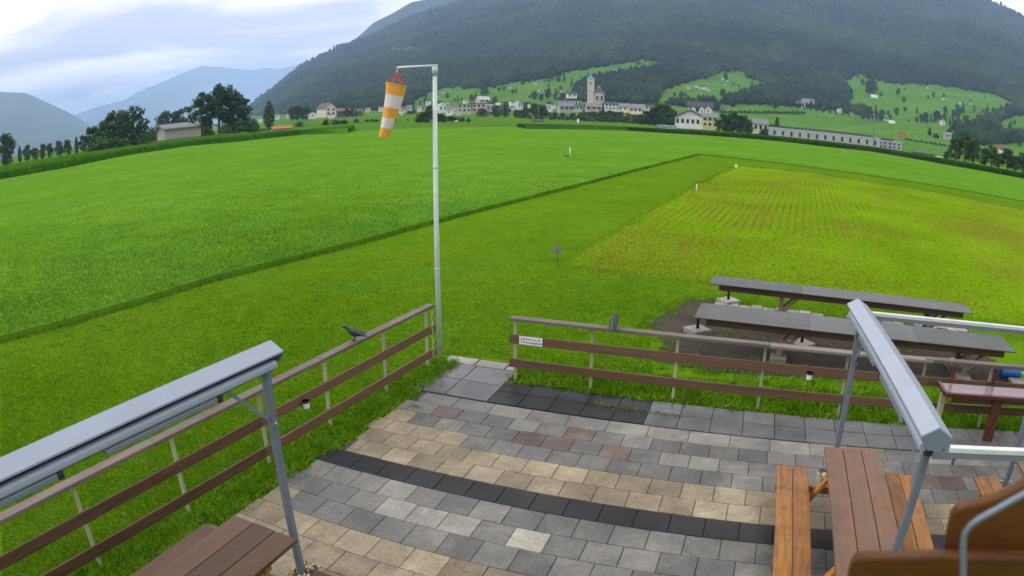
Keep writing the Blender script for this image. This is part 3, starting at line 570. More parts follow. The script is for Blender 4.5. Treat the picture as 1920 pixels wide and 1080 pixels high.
# ash cups hooked on the boards
def cup(p, label):
    r = root('ash_cup', label, 'cup', p); x, y, z = p; n = 16
    part(r, 'cup', MB().tube([(x, y, z), (x, y, z+.012), (x, y, z+.105), (x, y, z+.118), (x, y, z+.118), (x, y, z+.04)], [.038, .041, .050, .054, .046, .040], n, True), 'black', True)
    part(r, 'label', MB().tube([(x, y, z+.010), (x, y, z+.088)], [.0435, .0515], n, False), 'plaque', True)
    part(r, 'hook', MB().tube([(x, y+.04, z+.10), (x, y+.075, z+.115), (x, y+.08, z+.10)] if abs(y-VF) < .2 else [(x-.04, y, z+.10), (x-.075, y, z+.115), (x-.08, y, z+.10)], .004, 6), 'black')
c = at_y(1518, 702, VF-.07); cup((c.x, VF-.07, .60), 'black ash cup with white label hooked on the slab-path fence')
v_ = 6.42; cup((FENCE(v_)+.07, v_, .53), 'black ash cup with white label hooked on the windsock-side fence')
# ================================================================ PICNIC TABLES
def picnic(u0, u1, vf, L, label, mt, mbench):
    uc = (u0+u1)/2; r = root('picnic_table', label, 'picnic table', (uc, vf-L/2, 0)); w_ = (u1-u0-.02)/3
    for i in range(3): part(r, 'plank', MB().box(u0+i*(w_+.01), u0+i*(w_+.01)+w_, vf-L, vf+random.uniform(-.006, .006), .708, .75), mt, bevel=.005)
    for sgn in (-1, 1):
        e = (u0-.15) if sgn < 0 else (u1+.165)
        for i in range(2):
            a = e-.385+i*.195 if sgn < 0 else e+i*.195
            part(r, 'seat_plank', MB().box(a, a+.187, vf-L+.02, vf+.0, .41, .45), mbench, bevel=.005)
    for v in (vf-.42, vf-L+.42):
        part(r, 'top_batten', MB().box(u0+.03, u1-.03, v-.045, v+.045, .63, .706), 'picnic_leg', bevel=.004)
        part(r, 'seat_beam', MB().box(u0-.54, u1+.55, v+.047, v+.09, .32, .408), 'picnic_leg', bevel=.004)
        for sgn in (-1, 1): part(r, 'leg', MB().beam((uc+sgn*.20, v, .70), (uc+sgn*.62, v, 0.0), .045, .095, (0, 1, 0)), 'picnic_leg', bevel=.004)
    for a in (-1, 1):      # diagonal stays from the seat beam to the table top
        v = vf-.42 if a > 0 else vf-L+.42; part(r, 'stay', MB().beam((uc, v-a*.04, .36), (uc, v-a*.48, .69), .045, .07), 'picnic_leg', bevel=.004)
    return r
picnic(1.17, 1.87, 7.10, 2.56, 'worn orange brown picnic table between the two posts of an awning stand', 'picnic_top', 'picnic')
picnic(-4.21, -3.43, 3.68, 2.5, 'dark wet brown picnic table beside the windsock-side awning post', 'picnic_dark', 'picnic_dark')
picnic(3.88, 4.58, 7.14, 2.5, 'orange brown picnic table cut off beside the grey post', 'picnic_top', 'picnic')
# ================================================================ AWNING STANDS
def awning(ua, ub, v0, v1, zr, posts, label, braces, arms):
    """ua, ub: X of the near and far end; zr: ridge height"""
    U = lambda v: ua+(ub-ua)*(v-v0)/(v1-v0)
    r = root('awning_stand', label, 'awning', (U(posts[0]), posts[0], 0)); E = Vector((ub-ua, v1-v0, 0)); L = E.length; E.normalize(); AX = ((1, 0, 0), (0, 0, 1)); P0 = (ua, v0, 0)
    for s in (-1, 1):
        part(r, 'hood_sheet', MB().prism([(0, zr), (s*.135, zr-.078), (s*.135, zr-.094), (0, zr-.018)], P0, AX, E, L), 'alu')
        part(r, 'cassette', MB().prism([(s*.055, zr-.145), (s*.10, zr-.145), (s*.12, zr-.162), (s*.12, zr-.205), (s*.10, zr-.225), (s*.055, zr-.225)], (U(v0+.03), v0+.03, 0), AX, E, L-.10), 'alu', bevel=.010)
        for a, b in arms:
            part(r, 'folded_arm', MB().prism([(s*.06, zr-.275), (s*.11, zr-.275), (s*.11, zr-.229), (s*.06, zr-.229)], (U(a), a, 0), AX, E, b-a), 'alu_dark', bevel=.008)
            part(r, 'arm_joint', MB().prism([(s*.05, zr-.285), (s*.115, zr-.285), (s*.115, zr-.227), (s*.05, zr-.227)], (U(b), b, 0), AX, E, .05), 'gap', bevel=.006)
    part(r, 'gap_shade', MB().prism([(-.055, zr-.25), (.055, zr-.25), (.055, zr-.06), (-.055, zr-.06)], (U(v0+.02), v0+.02, 0), AX, E, L-.08), 'gap')  # black box painted as the shaded gap between hood and cassettes
    for v in (v0-.006, v1): part(r, 'end_plate', MB().prism([(0, zr-.012), (.128, zr-.086), (.128, zr-.11), (.06, zr-.19), (-.06, zr-.19), (-.128, zr-.11), (-.128, zr-.086)], (U(v), v, 0), AX, E, .006), 'alu_dark')
    for v in posts:
        u = U(v); part(r, 'post', MB().box(u-.033, u+.033, v-.033, v+.033, -.05, zr-.19), 'steel_post', bevel=.006)
        part(r, 'post_head', MB().box(u-.05, u+.05, v-.045, v+.045, zr-.27, zr-.20), 'alu_dark', bevel=.006)
        part(r, 'bolt', MB().tube([(u+.033, v, zr-.74), (u+.045, v, zr-.74)], .011, 8), 'galv')
    for v, dv in braces: part(r, 'brace', MB().beam((U(v), v, zr-.72), (U(v+dv), v+dv, zr-.25), .012, .03), 'alu_dark')
    return r
awning(-4.106, -3.773, .2, 4.13, 2.45, [4.02], 'grey blue awning stand with folded cassette beside the windsock-side fence', [(4.0, -.48)], [(.6, 1.75), (2.2, 3.35)])
ra = awning(1.61, 1.42, 4.36, 7.93, 2.33, [7.67, 4.50], 'grey blue awning stand over the worn orange picnic table', [(7.65, -.46), (4.52, .46)], [(5.0, 6.0), (6.3, 7.2)])
sa = awning(4.40, 4.21, 4.36, 7.93, 2.33, [7.74, 4.50], 'grey steel awning stand by the cut-off picnic table', [(7.7, -.46), (4.5, .46)], [(5.0, 6.0)])
for v, u in ((4.36, 1.74), (7.91, 1.55)):
    part(ra, 'cross_rail', MB().box(u, u+2.6, v-.03, v+.03, 2.14, 2.185), 'rail_white', bevel=.006)
    part(ra, 'cross_rail_lip', MB().box(u, u+2.6, v-.024, v+.024, 2.092, 2.138), 'alu_dark', bevel=.004)
    part(ra, 'rail_bracket', MB().box(u-.13, u+.04, v-.02, v+.02, 2.08, 2.14), 'steel_post')
part(ra, 'hook', MB().tube([(1.80+.010*math.cos(t), 4.335, 2.07+.024*math.sin(t)) for t in [i*.6 for i in range(11)]], .006, 6), 'black', True)
# ================================================================ LONG GREY WORK TABLES
def worktable(c4, z, legs, label):
    A, B, C, D = [Vector((x, y, 0)) for x, y in c4]        # near-left, near-right, far-right, far-left
    r = root('work_table', label, 'table', ((A+C)/2)); ex = (B-A).normalized(); ey = (D-A); W = ey.length; L = (B-A).length; ang = math.atan2(ex.y, ex.x)
    def loc(mb): return mb.mesh('m')
    r.rotation_euler = (0, 0, ang); h = L/2; k = W/2
    def lp(name, mb, mat, bevel=.004): return ob(name, mb.mesh(name), mat, r, bevel=bevel)
    n = 3
    for i in range(n): lp('top_panel', MB().box(-h+i*L/n+.001, -h+(i+1)*L/n-.001, -k, k, z-.022, z), 'plate_grey', .003)
    for y in (-k+.10, k-.16): lp('long_beam', MB().box(-h+.22, h-.22, y, y+.06, z-.165, z-.024), 'trestle')
    for x in legs:
        xx = x-(A.x+B.x)/2
        for y in (-k+.16, k-.22):
            lp('leg', MB().box(xx-.05, xx+.05, y, y+.09, .10, z-.10), 'trestle_leg')
            lp('brace', MB().beam((xx+.02, y+.045, .22), (xx+.42, y+.045, z-.13), .045, .09, (0, 1, 0)), 'trestle_leg')
        lp('foot_block', MB().box(xx-.16, xx+.16, -k+.02, -k+.36, -.05, .13), 'concrete', .01)
        lp('foot_block', MB().box(xx-.16, xx+.16, k-.36, k-.02, -.05, .13), 'concrete', .01)
    return r
worktable(((-.95, 11.77), (5.58, 11.47), (5.66, 12.47), (-.84, 12.78)), .75, (.70, 4.55), 'long weathered grey work table standing on the dark soil behind the fence')
worktable(((-.86, 14.40), (5.44, 14.03), (5.48, 14.85), (-.83, 15.20)), .75, (.80, 4.40), 'long weathered grey work table at the edge of the yellow field')
# row of pale slabs between them
for k in range(22):
    u = -.62+.30*k
    if k in (9, 10, 16): continue
    pv = root('concrete_slab', 'pale concrete slab of the row between the long grey tables', 'slab', (u, 15.45-.03*k*.3, -.02), 0, 'pale slabs laid in a row'); 
    ob('slab_block', chamfer_box(.285, .26 if k % 3 else .34, .04, .006).mesh('slab'), 'slab_white', pv, (0, .1*(k % 2), .035)).rotation_euler = (0, 0, random.gauss(-.05, .03))
# stands with a black tube on a square slab
def stand(u, v, label):
    r = root('tube_stand', label, 'stand', (u, v, 0)); o = ob('base_slab', chamfer_box(.42, .42, .12, .012).mesh('base'), 'slab_white', r, (0, 0, .08)); o.rotation_euler = (0, 0, .75)
    part(r, 'tube', MB().tube([(u, v, .05), (u, v, .36), (u, v, .37), (u, v, .39), (u, v, .40)], [.034, .034, .05, .05, .02], 12), 'black', True)
stand(-.96, 13.25, 'black tube stand on square white slab at the soil edge near a crow')
stand(-.44, 15.75, 'black tube stand among the pale slabs under the far grey table')
stand(1.25, 13.0, 'small black tube stand behind a leg of the near grey table')
# red table against the fence
rt = root('side_table', 'reddish brown side table, pale sky reflection painted on its wet top, against the slab-path fence', 'table', (4.4, 9.35, 0))
part(rt, 'top', MB().box(3.36, 5.6, 9.15, 9.56, .715, .75), 'red_top_sheen', bevel=.005)
part(rt, 'front_board', MB().box(3.32, 5.62, 9.08, 9.148, .70, .762), 'red_wood', bevel=.005)
part(rt, 'end_board', MB().box(3.30, 3.358, 9.15, 9.60, .70, .764), 'red_wood', bevel=.005)
part(rt, 'apron', MB().box(3.5, 4.25, 9.20, 9.235, .58, .698), 'trestle', bevel=.004)
part(rt, 'apron', MB().box(4.45, 5.5, 9.20, 9.235, .60, .698), 'trestle', bevel=.004)
for u in (4.34, 5.45): part(rt, 'leg', MB().box(u-.09, u+.09, 9.14, 9.21, 0, .698), 'red_wood', bevel=.006)
part(rt, 'corner_leg', MB().box(3.36, 3.46, 9.42, 9.50, 0, .70), 'post_pale', bevel=.004)
for u in (3.55, 4.36): part(rt, 'strut', MB().box(u-.03, u+.03, 9.562, 9.60, .70, 1.036), 'red_wood', bevel=.004)
# blue ribbed canister and slab on the soil
cpos = at_z(1893, 703, .05); hb_ = root('water_canister', 'blue ribbed canister with pale spout lying behind the fence', 'canister', (cpos.x, cpos.y, 0)); x, y = cpos.x, cpos.y
pts = []; rad = []
for i in range(25): pts.append((x-.26+.5*i/24, y, .11)); rad.append(.11 if i in (0, 24) else .105+.016*(i % 4 < 2))
part(hb_, 'barrel', MB().tube(pts, rad, 16), 'blue', True); part(hb_, 'spout', MB().tube([(x+.24, y, .11), (x+.42, y, .10)], [.03, .022], 10), 'rope', True)
sp = at_z(1912, 717, .03); s_ = root('concrete_slab', 'loose pale slab lying on the soil by the blue canister', 'slab', (sp.x, sp.y, 0)); ob('slab_block', chamfer_box(.5, .34, .08, .008).mesh('s'), 'concrete', s_, (0, 0, .06))
sp = at_z(1790, 680, .03); s_ = root('concrete_slab', 'pale slab on the soil beneath the end of the near grey table by the red side table', 'slab', (sp.x, sp.y, 0)); ob('slab_block', chamfer_box(.5, .4, .08, .008).mesh('s'), 'slab_white', s_, (0, 0, .06)).rotation_euler = (0, 0, .3)
# ================================================================ WINDSOCK
wp = at_z(825, 660); wx, wy = wp.x, wp.y; ax = Vector((CY, SY, 0))
ws = root('windsock_pole', 'tall galvanised windsock pole with a cross arm beside the windsock-side fence', 'pole', (wx, wy, 0))
part(ws, 'pole', MB().tube([(wx, wy, -.1), (wx, wy, 1.9), (wx, wy, 5.08)], [.046, .046, .038], 14), 'galv', True)
for z in (1.55, 3.35): part(ws, 'sleeve', MB().tube([(wx, wy, z), (wx, wy, z+.03)], .050, 14), 'galv', True)
part(ws, 'bracket', MB().tube([(wx, wy, 4.98), (wx, wy, 5.10), (wx, wy, 5.13)], [.052, .055, .045], 14), 'galv', True)
e0 = Vector((wx, wy, 5.15)); e1 = e0-ax*.66+Vector((0, 0, -.01)); part(ws, 'arm', MB().tube([e0+ax*.05, e1], .024, 12), 'galv', True)
sk = root('windsock', 'orange and white striped windsock hanging limp from the pole arm', 'windsock', e1+Vector((0, 0, -.02)))
top = e1+ax*.0; mouth = top+Vector((0, 0, -.30))-ax*.02; tail = mouth-ax*.235+Vector((0, 0, -.93))
part(sk, 'swivel', MB().tube([e1+Vector((0, 0, .0)), e1+Vector((0, 0, -.10))], .010, 8), 'galv')
def ring(t):
    c = mouth.lerp(tail, t); R = .185*(1-t)+.085*t; n = 28; dz = (tail-mouth).normalized(); fw = Vector((-SY, CY, 0)); sd = dz.cross(fw).normalized(); f2 = sd.cross(dz); sag = .03*math.sin(t*3.1)
    flat = 1-.25*t
    return [tuple(c+ax*sag+sd*math.cos(2*math.pi*j/n)*R*(1+.05*math.sin(3*2*math.pi*j/n+t*7))+f2*math.sin(2*math.pi*j/n)*R*flat*(1+.06*math.cos(2*2*math.pi*j/n+t*5))) for j in range(n)]
bands = [(0, .2, 'orange'), (.2, .44, 'whitecloth'), (.44, .63, 'orange'), (.63, .82, 'whitecloth'), (.82, 1, 'orange')]
for a, b, m in bands:
    mb = MB(); k = 8; rr = [ring(a+(b-a)*i/k) for i in range(k+1)]; n = 28
    mb.add([v for q in rr for v in q], [(i*n+j, i*n+(j+1) % n, (i+1)*n+(j+1) % n, (i+1)*n+j) for i in range(k) for j in range(n)])
    o = part(sk, 'cloth_band', mb, m, True)
r0 = ring(0); part(sk, 'hoop', MB().tube(r0+[r0[0]], .009, 6, False), 'orange', True)
for j in range(0, 28, 4): part(sk, 'cord', MB().tube([e1+Vector((0, 0, -.09)), r0[j]], .006, 5), 'redcord')
# ================================================================ CROWS
def loft(secs, n=14):
    mb = MB()
    for (x, z, ry, rz) in secs:
        for j in range(n):
            t = 2*math.pi*j/n; mb.v.append((x, ry*math.sin(t), z+rz*math.cos(t)))
    for i in range(len(secs)-1):
        for j in range(n): mb.f.append((i*n+j, i*n+(j+1) % n, (i+1)*n+(j+1) % n, (i+1)*n+j))
    mb.f += [tuple(range(n))[::-1], tuple((len(secs)-1)*n+j for j in range(n))]; return mb
def crow(loc, rz, label, pitch, size):
    r = root('crow', label, 'bird', loc, rz); r.scale = (size, size*(1.3 if pitch > .3 else 1), size); cp, sp = math.cos(pitch), math.sin(pitch)
    # along +x from tail to head, z up; then tilted about the feet
    secs = [(-.255, .085, .030, .004), (-.20, .098, .036, .008), (-.14, .112, .038, .016), (-.09, .122, .052, .040), (-.03, .130, .066, .062), (.03, .142, .068, .068), (.075, .162, .058, .058), (.105, .188, .040, .042), (.128, .212, .034, .037), (.155, .222, .030, .031), (.178, .220, .018, .020)]
    def tilt(mb):
        mb.v = [(x*cp-(z-.13)*sp, y, .13+x*sp+(z-.13)*cp) for x, y, z in mb.v]; return mb
    body = ob('body', tilt(loft(secs)).mesh('body'), 'crow', r, smooth=True)
    sub = body.modifiers.new('sub', 'SUBSURF'); sub.levels = 1; sub.render_levels = 2
    ob('beak', tilt(loft([(.172, .219, .014, .014), (.20, .213, .009, .010), (.228, .204, .003, .003)], 8)).mesh('beak'), 'black', r, smooth=True)
    for s in (-1, 1):
        ob('wing', tilt(loft([(-.20, .105, .004, .006), (-.13, .122, .012, .022), (-.04, .142, .013, .042), (.03, .150, .012, .044), (.065, .158, .006, .028)], 10)).mesh('wing'), 'crow', r, (0, s*.056, 0), True)
        mb = MB().tube([(.005, s*.026, .09), (-.008, s*.028, .045), (.004, s*.028, .008)], [.016, .007, .006], 7)
        for dx, dy in ((.045, 0), (.038, .018), (.038, -.018), (-.03, 0)): mb.tube([(.004, s*.028, .008), (.004+dx, s*.028+dy, .003)], [.006, .003], 5)
        ob('leg', mb.mesh('leg'), 'black', r, smooth=True)
        ob('eye', loft([(-.004, 0, .001, .001), (0, 0, .005, .005), (.004, 0, .001, .001)], 8).mesh('eye'), 'gap', r, tuple(Vector((.155*cp-.10*sp, s*.028, .13+.155*sp+.10*cp))), True)
vb = 7.72; crow((FENCE(vb)-.03, vb, 1.085), YAW+math.pi+.10, 'dark crow perched side-on on the rail of the windsock-side fence', .10, .90)
cb = at_y(1151, 611, VF+.01); crow((cb.x, VF+.005, 1.085), YAW+math.pi/2-.35, 'dark crow perched facing the field on the rail of the slab-path fence', .40, .70)
# ================================================================ MARKERS IN THE GRASS
def marker(px, py, h, label, mat, plate=None, rad=.02):
    p = at_z(px, py); r = root('marker_post', label, 'marker', (p.x, p.y, 0)); part(r, 'stake', MB().tube([(p.x, p.y, -.05), (p.x, p.y, h)], rad, 8), mat, True)
    if plate:
        z0, z1, w0, w1 = plate; f = Vector((SY, -CY, 0))*.02+Vector((0, 0, 0)); s = Vector((CY, SY, 0)); mb = MB(); b = Vector((p.x, p.y, 0))-f*1.4
        mb.prism([(w0, z0), (w1, z0), (w1, z1), (w0, z1)], b, (s, (0, 0, 1)), -f.normalized(), .012); part(r, 'plate', mb, 'paver_light')
marker(1045, 497, .92, 'thin dark stake with small grey plate at the corner of the yellow field', 'mast', (.32, .52, -.15, .11), .012)
marker(1069, 294, .95, 'white marker post standing far out in the meadow', 'white_far', None, .05)
marker(1306, 358, .42, 'short white marker post at the edge of the yellow field', 'white_far', None, .03)
p = at_z(1380, 313); r = root('marker_block', 'small white marker block at the far corner of the yellow field', 'marker', (p.x, p.y, 0)); part(r, 'block', MB().box(p.x-.12, p.x+.12, p.y-.05, p.y+.05, -.03, .22), 'white_far', bevel=.01)
p = at_z(1063, 296); r = root('field_tray', 'low dark tray lying beside the far white marker post', 'tray', (p.x, p.y, 0)); part(r, 'tray', MB().box(p.x-.30, p.x+.20, p.y-.12, p.y+.12, .12, .22), 'gap', bevel=.02)
# ================================================================ BOARDS CLOSE TO THE CAMERA (clubhouse balustrade)
def at_plane(px, py, n, d): q = ray(px, py); t = d/q.dot(n); return Vector((0, 0, CAM_H))+q*t
def near_board(outline, d, thick, r, name, mat):
    a = math.radians(33); n = Vector((CY*math.sin(a)-SY*math.cos(a), SY*math.sin(a)+CY*math.cos(a), 0)); pts = [at_plane(x, y, n, d) for x, y in outline]; k = len(pts)
    mb = MB().add(pts+[p+n*thick for p in pts], [tuple(range(k)), tuple(range(k, 2*k))[::-1]]+[(i, k+i, k+(i+1) % k, (i+1) % k) for i in range(k)])
    bo = part(r, name, mb, mat, bevel=.006); return n
foot = at_plane(1900, 1200, Vector((math.sin(math.radians(40)-YAW), math.cos(math.radians(40)-YAW), 0)), 1.05)
nb = root('balustrade', 'blurred orange brown balustrade boards with a bent steel rod close to the clubhouse', 'balustrade', (foot.x, foot.y, 0))
near_board([(1768, 1040), (1774, 1000), (1783, 966), (1795, 955), (1820, 948), (1870, 935), (1930, 905), (2040, 870), (2040, 1050)], 1.12, .03, nb, 'upper_board', 'near_wood')
near_board([(1584, 1110), (1590, 1068), (1598, 1052), (1612, 1047), (1760, 1044), (2040, 1042), (2040, 1150), (1584, 1150)], 1.04, .03, nb, 'lower_board', 'near_wood')
a = math.radians(33); nn = Vector((CY*math.sin(a)-SY*math.cos(a), SY*math.sin(a)+CY*math.cos(a), 0))
rod = [at_plane(x, y, nn, .98) for x, y in ((1807, 1160), (1806, 1080), (1806, 1020), (1809, 1000), (1820, 985), (1836, 973), (1860, 960), (1890, 943), (1940, 915), (2040, 860))]
part(nb, 'steel_rod', MB().tube(rod, .0065, 12), 'steel_post', True)
pb = at_plane(1990, 1090, nn, 1.10); part(nb, 'support_post', MB().box(pb.x-.04, pb.x+.04, pb.y-.04, pb.y+.04, -.05, pb.z+.05), 'near_wood', bevel=.005)
# ================================================================ MOUNTAIN FOREST (one mass of crowns)
MEADOWS = [[(770, 218), (768, 192), (800, 170), (850, 160), (905, 166), (960, 152), (1010, 149), (1060, 133), (1100, 128), (1160, 118), (1205, 110), (1240, 114), (1243, 127), (1200, 139), (1160, 146), (1110, 151), (1085, 162), (1072, 192), (1000, 202), (900, 207)],
           [(1132, 182), (1160, 179), (1162, 193), (1132, 194)], [(1232, 198), (1228, 180), (1252, 162), (1300, 148), (1360, 133), (1402, 128), (1404, 146), (1440, 153), (1456, 166), (1430, 172), (1385, 183), (1345, 196), (1290, 198)],
           [(1345, 194), (1440, 194), (1490, 199), (1560, 205), (1620, 214), (1700, 221), (1770, 230), (1820, 262), (1700, 260), (1600, 250), (1500, 242), (1400, 236), (1340, 212)],
           [(1575, 205), (1596, 178), (1576, 156), (1607, 136), (1640, 148), (1690, 156), (1760, 158), (1800, 164), (1862, 174), (1908, 195), (1898, 208), (1862, 220), (1822, 244), (1770, 238), (1720, 236), (1680, 228), (1620, 212)],
           [(1862, 232), (1902, 213), (1960, 210), (1960, 256), (1880, 256)], [(712, 96), (735, 89), (770, 86), (800, 90), (797, 100), (745, 103)], [(1395, 110), (1440, 112), (1440, 118), (1400, 117)]]
LOWLAND = [(440, 219), (560, 213), (640, 209), (700, 206), (772, 214), (1075, 190), (1140, 192), (1240, 194), (1340, 208), (1420, 232), (1800, 262), (1840, 272), (1960, 262), (1960, 420), (440, 420)]
_ct = [(math.cos(t), math.sin(t)) for t in (0, 1.2566, 2.5133, 3.7699, 5.0265)]
def crown_field(P, R, H):      # a rough 20-face crown at every point
    n = len(P); rot = rng.uniform(0, 6.28, n); V = np.zeros((n, 12, 3)); 
    for lv, (z0, rr) in enumerate(((.30, 1.0), (.68, .82))):
        for j in range(5):
            a = rot+j*1.2566+lv*.63; k = R*rr*rng.uniform(.72, 1.2, n)
            V[:, lv*5+j] = P+np.stack([np.cos(a)*k, np.sin(a)*k, H*z0*rng.uniform(.85, 1.15, n)], 1)
    V[:, 10] = P; V[:, 11] = P+np.stack([rng.normal(0, .15, n)*R, rng.normal(0, .15, n)*R, H*rng.uniform(.92, 1.1, n)], 1)
    f = []
    for j in range(5):
        k = (j+1) % 5; f += [(10, k, j), (j, k, 5+j), (k, 5+k, 5+j), (5+j, 5+k, 11)]
    F = (np.array(f)[None]+(np.arange(n)*12)[:, None, None]).reshape(-1, 3); return V.reshape(-1, 3), F
N = 205000; fa = rng.uniform(-27, 52, N); fd = np.exp(rng.uniform(math.log(520), math.log(4000), N)); fz = T(fa, fd); ar = np.radians(fa)
X, Y = fd*np.sin(ar), fd*np.cos(ar); FP = np.stack([CY*X-SY*Y, SY*X+CY*Y, fz], 1); pp = project(FP)
keep = (pp[:, 0] > 420) & (pp[:, 0] < 1990) & (pp[:, 1] > -60) & ~inpoly(pp, LOWLAND) & (fz > 6)
jit = pp+rng.normal(0, 2.0, pp.shape)
for m in MEADOWS: keep &= ~inpoly(jit, m)
FP = FP[keep]; fd = fd[keep]; print('forest crowns', len(FP))
R = 2.8+fd*.0030*rng.uniform(.7, 1.3, len(fd)); spk = rng.uniform(0, 1, len(fd)) < .35; R = np.where(spk, R*.62, R); Hh = np.where(spk, R*rng.uniform(2.8, 4.6, len(fd)), R*rng.uniform(1.3, 2.2, len(fd))); FP[:, 2] -= R*.3
V, F = crown_field(FP, R, Hh)
props(ob('mountain_forest', npmesh('mountain_forest', V, F), 'forest'), 'dense dark mixed forest covering the mountainside', 'forest', None, 'stuff')
# ================================================================ TREES
def leaf_cloud(seed, spec, leaf):
    """spec: list of (x,y,z,rx,ry,rz,n): clumps of leaf-sized quads"""
    g = np.random.default_rng(seed); VV = []
    for x, y, z, rx, ry, rz, n in spec:
        d = g.normal(0, 1, (n, 3)); d /= np.linalg.norm(d, axis=1)[:, None]; r = g.uniform(.55, 1.05, n)[:, None]; c = d*r*[rx, ry, rz]+[x, y, z]
        a = g.normal(0, 1, (n, 3)); a -= d*(a*d).sum(1)[:, None]*.55; a /= np.linalg.norm(a, axis=1)[:, None]; b = np.cross(d, a); b /= np.linalg.norm(b, axis=1)[:, None]
        s = leaf*g.uniform(.6, 1.3, n)[:, None]; VV.append(np.stack([c-a*s, c+b*s*.7, c+a*s, c-b*s*.7], 1).reshape(-1, 3))
    V = np.concatenate(VV); return npmesh('crown', V, np.arange(len(V)).reshape(-1, 4))
def tree_proto(kind, seed):
    """unit tree of height 1: (trunk mesh, crown mesh)"""
    r_ = random.Random(seed); sp = []; tb = MB()
    if kind == 'round':
        tb.tube([(0, 0, -.05), (.01, 0, .18), (0, .01, .45), (.01, 0, .7)], [.035, .028, .02, .008], 7)
        for k in range(7):
            a = k*2.4+seed; z0 = .25+.05*k; e = (.20*math.cos(a), .20*math.sin(a), z0+.18); tb.tube([(0, 0, z0), (e[0]*.5, e[1]*.5, z0+.07), e], [.015, .010, .005], 5)
        for k in range(30):
            a = r_.uniform(0, 6.28); h = r_.uniform(.16, .88); w = .30*math.sin(min(1, (h-.02)/.95)*math.pi)**.6; d = r_.uniform(.25, 1)*w; s = r_.uniform(.11, .18)
            sp.append((d*math.cos(a), d*math.sin(a), h, s, s, s*.8, 52))
        leaf = .038
    elif kind == 'tall':      # open crown of upright lobes with sky gaps
        tb.tube([(0, 0, -.05), (.0, .01, .3), (.01, 0, .6), (0, 0, .9)], [.022, .018, .012, .004], 7)
        for k in range(12):
            a = k*2.4+seed*1.7; z0 = .18+.045*k; w = .20*math.sin(min(1, .25+k/13)*math.pi*.85)+.05; e = (w*math.cos(a), w*math.sin(a), z0+.16); tb.tube([(0, 0, z0), (e[0]*.5, e[1]*.5, z0+.05), e], [.010, .007, .003], 5)
            s = r_.uniform(.065, .10); sp.append((e[0], e[1], e[2], s*1.15, s*1.15, s, 80)); sp.append((e[0]*.55, e[1]*.55, e[2]+.05, s, s, s, 50))
        sp.append((0, 0, .93, .06, .06, .07, 60)); leaf = .025
    elif kind == 'poplar':
        tb.tube([(0, 0, -.05), (0, 0, .5), (0, 0, .9)], [.02, .014, .004], 6)
        for k in range(22):
            h = .12+.82*k/21; w = .12*math.sin(min(1, .12+k/21*.95)*math.pi)**.7; a = k*2.4+seed; s = .075
            sp.append((w*math.cos(a), w*math.sin(a), h, s, s, s*1.3, 60))
        leaf = .030
    elif kind == 'conifer':
        tb.tube([(0, 0, -.05), (0, 0, .5), (0, 0, .98)], [.025, .015, .003], 6)
        for k in range(20):
            h = .10+.86*k/19; w = .20*(1-k/20); a = k*2.4+seed; s = .05+.05*(1-k/20)
            sp.append((w*.7*math.cos(a), w*.7*math.sin(a), h, s, s, s*.7, 46))
        leaf = .034
    else:                     # bush
        tb.tube([(0, 0, -.05), (.02, 0, .25), (.03, .02, .5)], [.03, .02, .008], 6)
        for k in range(18):
            a = r_.uniform(0, 6.28); d = r_.uniform(0, .48); h = r_.uniform(.18, .72)*(1.15-d); s = r_.uniform(.17, .25); sp.append((d*math.cos(a), d*math.sin(a), h, s, s, s*.85, 56))
        leaf = .060
    return tb.mesh('trunk'), leaf_cloud(seed, sp, leaf)
PROTO = {k: [tree_proto(k, s+10*i) for s in range(4)] for i, k in enumerate(('round', 'tall', 'poplar', 'conifer', 'bush'))}
for k, vs in PROTO.items():
    for tr, cr_ in vs: tr.materials.append(M['bark'])
_cm = {}
def crown_mesh(kind, i, mat):
    key = (kind, i, mat)
    if key not in _cm:
        me = PROTO[kind][i][1].copy(); me.materials.clear(); me.materials.append(M[mat]); _cm[key] = me
    return _cm[key]
NAME = dict(round='broadleaf_tree', tall='tall_tree', poplar='poplar_tree', conifer='conifer_tree', bush='bush')
def plant(px, ytop, ybase, d, kind, mat, label, group=None, wide=1.0):
    if d is None: p, d = on_land(px, ybase)
    else:
        p = at_d(px, ybase, d); p.z = tz(p)
    top = at_d(px, ytop, d).z; h = max(top-p.z, .6); i = random.randrange(4)
    r = root(NAME[kind], label, 'bush' if kind == 'bush' else 'tree', p, random.uniform(0, 6.28), group); s = h/(1.0 if kind != 'bush' else .88)
    for nm, me in (('trunk', PROTO[kind][i][0]), ('crown', crown_mesh(kind, i, mat))):
        o = ob(nm, me, None, r); o.scale = (s*wide, s*wide, s)
    return r
LV = 'trees of the left valley edge'
# left valley edge
plant(14, 247, 308, 250, 'round', 'leaf_dark', 'dark tree with ragged crown left of the low tree row', LV, .8)
for x, yt, w in ((38, 274, .9), (52, 270, .8), (66, 275, 1), (82, 268, .7), (95, 266, .8), (112, 262, .9), (128, 260, .8), (145, 256, .8), (158, 252, .9)): plant(x, yt, 312, random.uniform(300, 345), 'round' if random.random() < .6 else 'poplar', 'leaf_dark', 'small dark tree in the low row beyond the maize field', 'low tree row beyond the maize', w)
for x, yt, k, w, l in ((176, 232, 'round', .9, 'broad mid-green tree at the low tree row end of the dense grove'), (197, 222, 'round', .8, 'bushy tree inside the dense grove by the shed'), (214, 206, 'tall', 1.3, 'tall loose tree inside the dense grove by the shed'), (233, 203, 'round', .75, 'rounded tall tree inside the dense grove by the shed'), (250, 197, 'tall', 1.35, 'tallest tree at the shed end of the dense grove'), (265, 232, 'bush', .8, 'low bush at the shed end foot of the dense grove')): plant(x, yt, 300, random.uniform(225, 255), k, 'leaf_dark' if k == 'tall' else 'leaf_mid', l, None, w)
